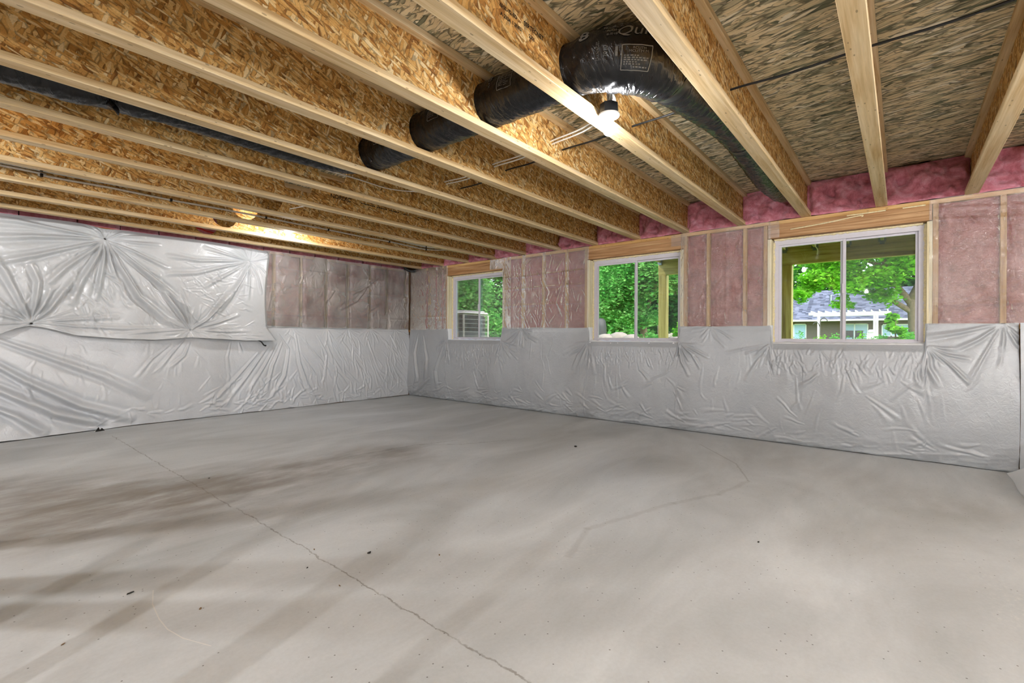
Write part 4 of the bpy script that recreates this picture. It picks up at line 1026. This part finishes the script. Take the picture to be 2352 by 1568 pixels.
# ------------------------------------------------------------------ cables
def cable(P, r, mat, label, n=8, seg=6, parts=(), group=None):
    Q = bez(P, n); c = np.mean(np.array(Q), 0)
    o = MB().tube(Q, r, seg).build('cable', mat, None, True, tuple(Q[0])); tag(o, label, 'cable', group)
    return o
cable([(2.78, -1.1, 2.50), (2.80, yk(-1), 2.495), (2.82, -.15, 2.488), (2.83, yk(0), 2.495), (2.84, .46, 2.49), (2.847, yk(1), 2.502), (2.86, 1.07, 2.475), (2.874, yk(2), 2.475), (2.92, 1.68, 2.48), (2.972, yk(3), 2.503), (3.0, 2.29, 2.485), (3.031, yk(4), 2.499), (3.07, 2.9, 2.47), (3.099, yk(5) - .006, 2.485)],
      .0062, M['black_cable'], 'long thin black cable crossing straight through the joist webs from the top right')
for i, (dx, dz, lab) in enumerate(((0, .006, 'upper white cable strung through the webs between the near bulb and the left'), (.02, -.008, 'lower white cable beside its twin, strung through the webs left of the near bulb'))):
    cable([(2.365 + dx * .6 - .01, 1.262, 2.405), (2.37 + dx, 1.275, 2.47), (2.42 + dx, 1.30, 2.52), (2.60 + dx, 1.365, 2.525 + dz), (2.72 + dx, 1.62, 2.49 + dz), (2.818 + dx, yk(3), 2.512 + dz), (2.84 + dx, 2.28, 2.488 + dz), (2.867 + dx, yk(4), 2.498 + dz), (2.88 + dx, 2.9, 2.47 + dz), (2.897 + dx, yk(5), 2.488 + dz)]
          + ([(2.96, 3.5, 2.50), (2.93, 3.70, 2.515), (2.7, 3.787, 2.505), (2.3, 3.792, 2.512), (1.32, 3.795, 2.506), (.68, 3.795, 2.502), (.2, 3.795, 2.486), (-1.5, 3.795, 2.49)] if i == 0 else [(3.02, 3.45, 2.52), (3.05, 3.70, 2.54), (3.06, 3.80, 2.56)]), .0055, M['white_cable' if i == 0 else 'white_cable'], lab)
cable([(2.355, 1.255, 2.405), (2.34, 1.24, 2.47), (2.30, 1.235, 2.52), (2.31, 1.25, 2.60), (2.32, 1.26, 2.66)], .0055, M['white_cable'], 'short white cable rising from the near bulb box up behind the duct')
cable([(2.385, 1.262, 2.405), (2.37, 1.25, 2.46), (2.345, 1.255, 2.53), (2.36, 1.262, 2.62)], .005, M['white_cable'], 'second short white cable rising from the near bulb box')
# bundle on the ninth joist
yb = yk(9) - .0055
def run(zs, yoff, label, r=.0095):
    P = [(-2.5, yb - yoff, zs[0])] + [(x, yb - yoff - .006, z) for x, z in zip((.30, .54, 1.0, 1.457, 1.9, 2.367, 2.75, 3.128, 3.6, 4.052, 4.4, 4.72), zs)]
    P += [(5.0, yb - yoff - .01, zs[-1] + .03), (5.22, yb - .12, zs[-1] + .07), (5.35, yb - .35, 2.56)]
    return cable(P, r, M['white_cable'], label)
c1 = run([2.458, 2.440, 2.446, 2.440, 2.447, 2.447, 2.443, 2.444, 2.440, 2.443, 2.434, 2.432], .010, 'lowest white cable of the bundle stapled along the far joist, black staples on it')
c2 = run([2.482, 2.480, 2.484, 2.494, 2.50, 2.505, 2.50, 2.500, 2.496, 2.49, 2.478, 2.466], .010, 'middle white cable of the bundle stapled along the far joist')
c3 = run([2.500, 2.492, 2.50, 2.512, 2.520, 2.530, 2.522, 2.516, 2.51, 2.505, 2.49, 2.476], .014, 'topmost white cable of the bundle stapled along the far joist', .007)
for x, zl, zh in ((.539, 2.440, 2.486), (1.457, 2.440, 2.500), (2.367, 2.447, 2.515), (3.128, 2.444, 2.508), (4.052, 2.443, 2.497), (4.72, 2.432, 2.47)):
    for z in (zl, zh):
        MB().box(x - .010, x + .010, yb - .030, yb - .001, z - .014, z + .014, .003).build('staple', M['black'], c1)
cable([(2.35, yk(8) - .02, 2.44), (2.45, yk(8) - .15, 2.47), (2.55, yk(8) - .35, 2.50), (2.6, yk(8) - .59, 2.53)], .005, M['white_cable'], 'short loose white cable leaving the fourth joist hole from the left wall')
cable([(1.6, 6.885, 2.40), (2.05, 6.93, 2.462), (2.2, 6.95, 2.445), (2.4, 6.93, 2.42), (2.75, 6.882, 2.398)], .012, M['pipe_red'], 'red pipe glimpsed through the round hole of the joist nearest the left wall')
# staples on the thin cable along the seventh joist
# black pipe stub at the room corner
MB().tube(bez([(5.40, 7.10, 2.43), (5.47, 7.09, 2.37), (5.53, 7.07, 2.325), (5.60, 7.03, 2.315), (5.62, 6.99, 2.33)], 6), .022, 10).build('pipe', M['black'], None, True, (5.5, 7.08, 2.32))
tag(bpy.data.objects['pipe'], 'black pipe stub poking out at the top of the room corner', 'pipe')

# ------------------------------------------------------------------ debris on the floor
def chip(x, y, l, w, h, ang, mat, label):
    bm = bmesh.new(); bmesh.ops.create_icosphere(bm, subdivisions=1, radius=1); r_ = random.Random(int(x * 1000))
    for v in bm.verts: v.co = Vector((v.co.x * l * r_.uniform(.7, 1.2), v.co.y * w * r_.uniform(.6, 1.3), max(0, v.co.z * .6 + .4) * h * r_.uniform(.7, 1.2)))
    bmesh.ops.rotate(bm, verts=bm.verts, matrix=Matrix.Rotation(R(ang), 3, 'Z'))
    V = [(v.co.x + x, v.co.y + y, v.co.z + .0005) for v in bm.verts]; Fc = [tuple(v.index for v in f.verts) for f in bm.faces]; bm.free()
    tag(mesh_obj('debris_chip', V, Fc, mat, None, False, (x, y, 0)), label, 'debris', 'chips on the concrete floor')
for a in [(.516, 2.511, .016, .006, .006, 20, M['dark'], 'black splinter on the floor at lower left, left of the pale scratch'),
          (.665, 2.156, .012, .005, .005, 60, M['chip'], 'small brown and white chip inside the pale curved scratch'),
          (1.38, 2.066, .013, .009, .007, 10, M['dark'], 'dark crumb on the floor just right of the long crack'),
          (4.056, 2.515, .022, .016, .012, 40, M['dark'], 'dark crumb far back in the middle of the floor'),
          (2.80, .588, .010, .006, .005, 0, M['dark'], 'tiny dark crumb alone on the right half of the floor'),
          (1.222, 2.313, .009, .004, .005, 60, M['chip'], 'tiny chip on the near side of the long crack'),
          (1.105, 2.155, .008, .004, .004, 30, M['dark'], 'tiny dark speck left of the long crack'),
          (1.593, 1.779, .008, .004, .005, 70, M['chip'], 'tiny pale chip right of the dark crumb by the crack'),
          (1.117, 1.893, .009, .003, .003, 80, M['chip'], 'thin splinter just left of the crack near the viewer'),
          (.279, 2.274, .008, .004, .004, 30, M['chip'], 'pale speck at the lower left frame edge'),
          (1.314, 4.088, .008, .006, .004, 0, M['dark'], 'small speck far back beside the crack')]: chip(*a)

# ------------------------------------------------------------------ outside the windows
GZ = .85
def grass_mat():
    t = NT('lawn_grass'); o = t.obj(); n = t.noise(o, .8, 4.); f = t.noise(o, 40., 3.)
    c = t.mix(.5, t.ramp(n, [(.3, srgb(84, 122, 52)), (.7, srgb(128, 162, 78))]), t.ramp(f, [(.3, srgb(60, 100, 34)), (.7, srgb(150, 180, 90))]))
    return t.fin(t.pbr(c, .9, .1))
M['grass'] = grass_mat()
def leaf_mat(name, a, b, c, sc):
    t = NT(name); n = t.noise(t.obj(), sc, 3., .7)
    col = t.ramp(n, [(.3, a), (.5, b), (.7, c)])
    d = t.n('ShaderNodeBsdfDiffuse'); t.set(d.inputs[0], col); tl = t.n('ShaderNodeBsdfTranslucent'); t.set(tl.inputs[0], col)
    m = t.n('ShaderNodeMixShader'); m.inputs[0].default_value = .45; t.set(m.inputs[1], d.outputs[0]); t.set(m.inputs[2], tl.outputs[0]); return t.fin(m.outputs[0])
M['leaf_bright'] = leaf_mat('bright_leaves', srgb(60, 122, 22), srgb(92, 158, 34), srgb(136, 194, 62), 3.)
M['leaf_mid'] = leaf_mat('mid_leaves', srgb(38, 92, 40), srgb(78, 140, 62), srgb(150, 196, 118), 2.5)
M['leaf_dark'] = leaf_mat('dark_leaves', srgb(22, 60, 26), srgb(40, 86, 34), srgb(66, 118, 50), .8)
M['bark'] = plain('tree_bark', srgb(112, 96, 80), .9, .1, 14., .3)
M['stone'] = plain('pale_stone', srgb(104, 98, 90), .9, .1, 6.)
M['barrel'] = plain('dark_barrel', srgb(40, 42, 42), .6, .3)
M['ac'] = plain('condenser_metal', srgb(176, 174, 170), .5, .3)
M['fin'] = plain('condenser_fins', srgb(34, 42, 48), .6, .3, 60.)
M['wire'] = plain('condenser_wire', srgb(190, 192, 190), .5, .4)
M['siding'] = plain('house_siding', srgb(98, 88, 80), .8, .2, 2., .05)
M['white'] = plain('white_paint', srgb(204, 202, 198), .6, .3)
M['patio'] = plain('patio_dark', srgb(60, 58, 56), .6, .3)
def shingle():
    t = NT('roof_shingles'); o = t.obj(); q = t.xyz(o)
    v = t.vor(t.vec(t.math('MULTIPLY', q[1], 3.3), t.math('MULTIPLY', q[2], 9.), 0.), 1., rnd=.5)
    c = t.n('ShaderNodeSeparateColor'); t.set(c.inputs[0], v.outputs['Color'])
    return t.fin(t.pbr(t.ramp(c.outputs[0], [(0, srgb(46, 50, 60)), (1, srgb(88, 92, 104))]), .9, .1))
M['shingle'] = shingle()

n = 40
gx = np.concatenate([[5.86], np.linspace(6.5, 110, n)]); gy = np.linspace(-70, 130, 80)
A, B = np.meshgrid(gx, gy, indexing='ij')
V, Fc = gridmesh(np.stack([A, B, GZ + .03 * fbm(A * .5, B * .5, 3, 3) * np.clip((A - 6) / 3, 0, 1)], -1))
struct(mesh_obj('lawn', V, Fc, M['grass'], None, True))
struct(MB().box(XW + .17, XW + .24, YN - .2, YL + .3, GZ - .3, SILL - .02).build('wall_exterior', M['siding']))

# deck over the windows
deck = thing('deck', 'greenish treated lumber deck, beam and posts seen through the right two windows', 'deck', (8.58, 1.4, GZ))
for x0 in (8.535, 8.578):
    MB().box(x0, x0 + .041, -4.0, 3.515, 2.268, 2.548, .004).build('beam_ply', M['treated_y'], deck)
for y in (3.435, 1.41, -1.9):
    MB().box(8.53, 8.67, y - .07, y + .07, GZ - .05, 2.266, .006).build('post', M['treated_z'], deck)
dj = [3.47, 3.06, 2.66, 2.25, 1.84, 1.44, 1.03, .62, .22, -.19, -.6, -1.0, -1.4, -1.8]
for i, y in enumerate(dj):
    MB().box(5.90, 8.532, y - .019, y + .019, 2.50, 2.69, .003).build('deck_joist', M['treated_x'], deck)
    h = MB(); h.box(8.505, 8.534, y - .028, y + .028, 2.455, 2.502); h.box(8.500, 8.512, y - .045, y + .045, 2.48, 2.56); h.build('joist_hanger', M['metal'], deck)
for i in range(19):
    x = 5.92 + i * .146; MB().box(x, x + .139, -4.0, 3.56, 2.692, 2.718, .003).build('deck_board', M['treated_y'], deck)
MB().tube(bez([(8.3, 1.08, 2.55), (8.35, 1.02, 2.50), (8.36, .98, 2.44), (8.37, .985, 2.36)], 6), .006, 5).build('hanging_string', M['foam'], deck)

# condenser outside the small window
ac = thing('air_conditioner', 'grey outdoor condenser with wire guard and pale lid outside the small window', 'air conditioner', (6.9, 7.0, GZ))
MB().box(6.54, 7.21, 6.64, 7.31, GZ + .03, 1.545, .05).build('coil', M['fin'], ac)
MB().box(6.50, 7.25, 6.60, 7.35, 1.545, 1.60, .03).box(6.56, 7.19, 6.66, 7.29, 1.60, 1.63, .02).build('lid', M['ac'], ac)
MB().box(6.50, 7.25, 6.60, 7.35, GZ, GZ + .05, .01).build('base_pan', M['ac'], ac)
for (x, y) in ((6.505, 6.605), (7.215, 6.605), (6.505, 7.315), (7.215, 7.315)): MB().box(x, x + .03, y, y + .03, GZ + .05, 1.545, .006).build('corner_post', M['ac'], ac)
for i in range(8):
    z = GZ + .10 + i * .083; m = MB(); x0, x1, y0, y1 = 6.512, 7.238, 6.612, 7.338
    for (a, b, c, d) in ((x0, x0 + .005, y0, y1), (x1 - .005, x1, y0, y1), (x0, x1, y0, y0 + .005), (x0, x1, y1 - .005, y1)): m.box(a, b, c, d, z, z + .006)
    m.build('guard_wire', M['wire'], ac)
m = MB()
for i in range(24):
    p = .03 + i * .029
    m.box(6.515, 6.5165, 6.612 + p, 6.6135 + p, GZ + .05, 1.545); m.box(6.512 + p, 6.5135 + p, 6.615, 6.6165, GZ + .05, 1.545)
g = m.build('guard_uprights', M['wire'], ac); g['kind'] = 'stuff'

# trees and shrubs
def leaves(blobs, size, seed, flat=.3):
    r = np.random.default_rng(seed); Vs = []
    for (c, rad, n) in blobs:
        d = r.normal(size=(n, 3)); d /= np.linalg.norm(d, axis=1)[:, None]; k = r.random(n) ** .45
        # clumped: pull towards twig centres
        tw = r.normal(size=(max(6, n // 60), 3)); tw /= np.linalg.norm(tw, axis=1)[:, None]; tw *= (r.random(len(tw)) ** .4)[:, None]
        p = .45 * d * k[:, None] + .78 * tw[r.integers(0, len(tw), n)] + .10 * r.normal(size=(n, 3))
        p = p * np.array(rad) + np.array(c)
        a = r.normal(size=(n, 3)); a[:, 2] *= flat; a /= np.linalg.norm(a, axis=1)[:, None]; b = np.cross(a, r.normal(size=(n, 3))); b /= np.linalg.norm(b, axis=1)[:, None]
        s = size * r.uniform(.6, 1.3, n)[:, None]
        Vs.append(np.stack([p - a * s, p + b * s * .45, p + a * s, p - b * s * .45], 1).reshape(-1, 3))
    V = np.concatenate(Vs); return V, np.arange(len(V)).reshape(-1, 4)
def tree(name, label, cat, base, limbs, blobs, size, mat, seed, group=None):
    t = thing(name, label, cat, base, group)
    if limbs:
        m = MB()
        for P, r0, r1 in limbs:
            Q = bez(P, 6); m.tube(Q, list(np.linspace(r0, r1, len(Q))), 9)
        m.build('trunk', M['bark'], t, True)
    o = mesh_obj('foliage', *leaves(blobs, size, seed), M[mat], t); o['kind'] = 'stuff'
    return t
tree('garden_tree', 'bright green feathery tree with forked grey trunk, through the large window', 'tree', (20, -.30, GZ),
     [([(20, -.30, GZ), (20, -.27, 1.7), (20, -.22, 2.4)], .13, .11), ([(20, -.22, 2.3), (19.9, .15, 2.9), (19.8, .45, 3.6), (19.8, .6, 4.8)], .11, .05), ([(20, -.24, 2.0), (19.8, .35, 2.45), (19.6, .8, 2.7), (19.4, 1.6, 2.95)], .09, .03),
      ([(20, -.22, 2.4), (20.1, -.6, 3.4), (20.2, -1.0, 4.6)], .11, .05), ([(19.8, .45, 3.5), (19.5, 1.6, 4.0), (19.2, 2.6, 3.9)], .06, .02)],
     [((19.2, 2.2, 3.15), (.9, .75, .38), 1700), ((19.0, 2.65, 2.65), (.6, .45, .28), 600), ((19.2, 1.3, 2.85), (.8, .7, .35), 1300), ((19.3, 1.55, 2.30), (.5, .35, .25), 350), ((19.4, .4, 3.1), (.9, .8, .45), 1500), ((19.4, .55, 2.5), (.7, .55, .30), 700),
      ((19.5, -.5, 3.5), (1., .9, .5), 1500), ((19.5, 1.6, 3.9), (1.2, 1.5, .5), 2400), ((19.5, -.4, 4.3), (1.3, 1.6, .7), 2400), ((19.6, .8, 4.9), (1.6, 2.2, .7), 2400), ((19.6, -1.6, 3.2), (.9, .9, .6), 900)], .075, 'leaf_bright', 5)
tree('young_tree', 'small yellow green sapling in front of the house window', 'tree', (16, .12, GZ), [([(16, .12, GZ), (16, .13, 1.4), (16, .12, 1.8)], .02, .01)],
     [((16, .10, 1.35), (.25, .24, .22), 260), ((16, .22, 1.65), (.2, .24, .14), 160), ((16, .02, 1.1), (.25, .28, .18), 200)], .075, 'leaf_bright', 9)
tree('maple_tree', 'dense leafy maple filling the left pane of the middle window', 'tree', (14, 6.35, GZ), [([(14, 6.2, GZ), (14, 6.25, 1.6), (14.1, 6.5, 2.6), (14.2, 6.6, 4.2)], .12, .06), ([(14.05, 6.3, 1.5), (13.9, 6.0, 2.2), (13.8, 5.6, 3.0)], .07, .03)],
     [((13.4, 7.0, 2.3), (1.1, 1.1, .7), 5000), ((13.4, 6.0, 2.9), (1.2, 1.3, .8), 6000), ((13.6, 5.1, 3.0), (1., .9, .6), 3200), ((13.4, 6.9, 3.8), (1.3, 1.6, .8), 5000), ((13.6, 5.4, 4.0), (1.3, 1.3, .7), 3200), ((13.5, 6.1, 1.75), (.8, .7, .35), 1800), ((13.2, 7.6, 1.6), (.5, .6, .4), 700)], .060, 'leaf_mid', 11)
tree('dark_tree', 'dark shaded tree behind the deck post in the middle window', 'tree', (19, 7.3, GZ), [([(19, 7.6, GZ), (19, 7.65, 2.5), (19, 7.5, 4)], .22, .14)],
     [((19.5, 7.2, 4.2), (1.5, 2.2, 1.6), 3000), ((19.5, 6.4, 2.2), (1., 1.2, 1.0), 1600), ((20, 8.2, 2.4), (1., 1.3, 1.2), 1400)], .13, 'leaf_dark', 13)
tree('shrub', 'leafy shrub beside the deck post base in the middle window', 'shrub', (12, 5.0, GZ), [], [((12, 5.0, 1.1), (.4, .45, .28), 700)], .05, 'leaf_mid', 15)
tree('shrub', 'low bright shrub right of the deck post in the middle window', 'shrub', (12.5, 4.35, GZ), [], [((12.5, 4.35, 1.15), (.35, .35, .4), 600)], .055, 'leaf_bright', 16)
tree('shrub', 'tall leafy bush behind the condenser in the small window', 'shrub', (11, 10.6, GZ), [], [((11.0, 11.0, 2.4), (1., 1.3, .9), 4500), ((11.2, 10.4, 1.5), (1., 1.2, .6), 1800), ((11, 11.6, 3.3), (1., 1.4, .7), 1800)], .075, 'leaf_mid', 17)
tree('shrub', 'hazy green shrubs behind the screened pane of the small window', 'shrub', (17, 15.0, GZ), [], [((17, 15.0, 2.6), (1.2, 2.0, 1.5), 3000), ((17, 14.6, 1.3), (1., 1.6, .5), 1400), ((17, 15.5, 4.6), (1.2, 2.4, 1.4), 2200)], .11, 'leaf_dark', 18)
gp = 'plants in the garden bed before the far house'
for i, (x, y, h) in enumerate([(14, 2.0, .22), (14.4, 1.55, .18), (14, 1.15, .22), (14.2, .75, .25), (14, .45, .2), (14.3, -.05, .2), (14, -.25, .22)]):
    tree('garden_plant', 'low garden plant before the far house, %s from the left in the large window' % ORD[i], 'plant', (x, y, GZ), [], [((x, y, GZ + h), (.2, .24, h), 160)], .035, 'leaf_bright' if i % 2 else 'leaf_mid', 30 + i, gp)
gb = 'trees on the far tree line'
FT = ['tall tree behind the right end of the far house', 'tall dark tree behind the house, right of the roof vent', 'tall dark tree behind the middle of the far house roof', 'tall tree behind the left end of the far house roof', 'tall dark tree just left of the far house, seen beside the deck post',
      'tall dark tree far behind the middle window, right of the deck post', 'tall dark tree far behind the middle window maple', 'tall tree far off at the left edge of the middle window', 'tall dark tree far behind the small window, right pane', 'tall tree far behind the small window, left pane', 'largest dark tree between the house and the middle window view',
      'mid distance tree behind the hazy shrubs of the small window', 'mid distance dark tree behind the maple in the middle window', 'mid distance tree at the left of the small window', 'mid distance tree right of the maple in the middle window']
for i, (x, y, h, w) in enumerate([(62, -8, 15, 6), (64, -1, 17, 6), (60, 6, 16, 6), (66, 12, 18, 6), (58, 17, 15, 6), (48, 22, 15, 5), (42, 25, 15, 5), (36, 26, 14, 5), (34, 32, 15, 5), (30, 36, 15, 6), (52, 30, 17, 7), (27, 17.5, 9, 3), (25, 12.5, 8, 2.6), (27, 21.5, 9, 3), (26, 9.6, 7, 2.2)]):
    s = .52 if x > 40 else .22
    tree('far_tree', FT[i], 'tree', (x, y, GZ), [([(x, y, GZ), (x, y, h * .4), (x, y, h * .7)], .25, .12)],
         [((x, y, h * .62), (w * .7, w * .75, h * .42), 1500), ((x - 1, y + 1, h * .3), (w * .7, w * .8, h * .28), 1300), ((x - 1, y - 1.5, h * .22), (w * .5, w * .6, h * .2), 700)], s, 'leaf_dark' if i % 3 else 'leaf_mid', 60 + i, gb)

# stones and barrel
def stone(x, y, r, seed, label):
    bm = bmesh.new(); bmesh.ops.create_icosphere(bm, subdivisions=3, radius=1)
    for v in bm.verts:
        k = 1 + .5 * float(fbm(np.array(v.co.x * 1.3 + seed), np.array(v.co.y * 1.3 + v.co.z), seed, 3)); v.co = Vector((v.co.x * r * 1.1 * k, v.co.y * r * 1.2 * k, v.co.z * r * .9 * k))
    V = [(v.co.x + x, v.co.y + y, v.co.z + GZ + r * .62) for v in bm.verts]; Fc = [tuple(v.index for v in f.verts) for f in bm.faces]; bm.free()
    tag(mesh_obj('boulder', V, Fc, M['stone'], None, True, (x, y, GZ)), label, 'boulder', 'pale boulders in the yard')
stone(11, 5.95, .24, 1, 'leftmost pale boulder at the bottom of the middle window'); stone(11.2, 5.65, .26, 2, 'second pale boulder at the bottom left of the middle window')
stone(11.1, 5.28, .22, 3, 'pale boulder beside the center stile of the middle window'); stone(11.4, 4.22, .20, 4, 'pale boulder right of the deck post in the middle window')
br = MB().lathe((11.8, 6.56, 0), [(.17, GZ), (.20, GZ + .25), (.20, GZ + .55), (.17, GZ + .74), (.10, GZ + .80)], 24).build('barrel', M['barrel'], None, True, (11.8, 6.56, GZ))
tag(br, 'dark rounded barrel at the left edge of the middle window view', 'barrel')

# neighbour's house
hs = thing('neighbour_house', 'beige sided house with grey shingle roof beyond the large window', 'house', (48, 3, GZ))
wl_ = MB().box(48, 56, -10, 15, GZ - .1, 2.78).build('wall', M['siding'], hs)
for i in range(17): MB().box(47.975, 47.998, -10, 15, GZ + .02 + i * .11, GZ + .115 + i * .11, .004).build('siding_board', M['siding'], wl_)
rf = MB().add([(47.3, -10.6, 2.74), (47.3, 15.6, 2.74), (53, 15.6, 5.7), (53, -10.6, 5.7), (58.7, -10.6, 2.74), (58.7, 15.6, 2.74), (47.3, -10.6, 2.66), (47.3, 15.6, 2.66), (53, 15.6, 5.6), (53, -10.6, 5.6), (58.7, -10.6, 2.66), (58.7, 15.6, 2.66)],
    [(0, 1, 2, 3), (3, 2, 5, 4), (6, 9, 8, 7), (9, 10, 11, 8), (0, 6, 7, 1), (4, 5, 11, 10), (0, 3, 9, 6), (3, 4, 10, 9), (1, 7, 8, 2), (2, 8, 11, 5)]).build('roof', M['shingle'], hs)
MB().tube([(50.5, 4.9, 4.3), (50.5, 4.9, 4.95)], .09, 10).tube([(50.5, 4.9, 4.95), (50.5, 4.9, 5.05)], .14, 10).build('vent_pipe', M['metal'], rf)
MB().box(47.22, 47.32, -10.6, 15.6, 2.62, 2.76, .01).build('gutter', M['white'], hs)
def hwin(nm, y0, y1, z0, z1, mull):
    f = MB(); t = .07; x0, x1 = 47.92, 47.99
    f.box(x0, x1, y0, y0 + t, z0, z1); f.box(x0, x1, y1 - t, y1, z0, z1); f.box(x0, x1, y0, y1, z1 - t, z1); f.box(x0, x1, y0, y1, z0, z0 + t)
    for m in mull: f.box(x0, x1, m - .04, m + .04, z0, z1)
    fo = f.build(nm, M['white'], hs)
    e = [y0 + t] + list(mull) + [y1 - t]
    for a, b in zip(e, e[1:]): MB().box(47.95, 47.97, a, b, z0 + t, z1 - t).build('pane', M['far_glass'], fo)
hwin('sliding_door', 6.4, 8.3, GZ + .05, 2.45, [7.35]); hwin('sliding_door', 2.1, 3.9, GZ + .05, 2.42, [3.0]); hwin('window', -.5, 1.25, 1.35, 2.34, [.65])
pg = thing('pergola', 'white pergola in front of the house door', 'pergola', (44, 3.1, GZ))
for y in (4.95, 1.38):
    for x in (43.0, 45.6): MB().box(x, x + .14, y - .07 + (0 if x < 44 else .25), y + .07 + (0 if x < 44 else .25), GZ, 2.95, .01).build('post', M['white'], pg)
for x in (43.0, 45.6): MB().box(x, x + .12, .6, 5.6, 2.95, 3.14, .01).build('beam', M['white'], pg)
for i in range(11): y = .75 + i * .46; MB().box(42.6, 46.2, y, y + .06, 3.14, 3.26, .008).build('rafter', M['white'], pg)
def chair(x, y, mat, label):
    t = thing('patio_chair', label, 'chair', (x, y, GZ))
    MB().box(x - .25, x + .25, y - .25, y + .25, GZ + .40, GZ + .46, .01).build('seat', mat, t)
    MB().box(x + .2, x + .25, y - .25, y + .25, GZ + .46, GZ + .95, .01).build('backrest', mat, t)
    for sx in (-.22, .22):
        for sy in (-.22, .22): MB().box(x + sx - .02, x + sx + .02, y + sy - .02, y + sy + .02, GZ, GZ + .40).build('leg', mat, t)
chair(45, 3.15, M['patio'], 'dark patio chair left of its twin under the pergola'); chair(45, 2.55, M['patio'], 'dark patio chair nearer the white grill under the pergola')
gr = thing('patio_grill', 'white covered patio grill beside the right pergola post', 'grill', (43.5, 1.75, GZ))
MB().box(43.3, 43.8, 1.42, 2.0, GZ + .25, GZ + .72, .05).build('body', M['white'], gr); MB().box(43.3, 43.8, 1.52, 1.92, GZ + .72, GZ + .98, .08).build('hood', M['white'], gr)
for sy in (1.5, 1.92): MB().box(43.5, 43.56, sy - .02, sy + .02, GZ, GZ + .25).build('leg', M['patio'], gr)
hk = MB().tube(bez([(24, 2.70, GZ), (24, 2.70, 1.75), (24, 2.66, 1.95), (24, 2.55, 2.0), (24, 2.46, 1.93), (24, 2.45, 1.86)], 6), .02, 6).tube(bez([(24, 2.70, 1.6), (24, 2.78, 1.8), (24, 2.90, 1.80), (24, 2.96, 1.72)], 6), .018, 6).build('shepherd_hook', M['patio'], None, True, (24, 2.7, GZ))
tag(hk, 'black double shepherd hook pole in the garden before the house', 'hook')
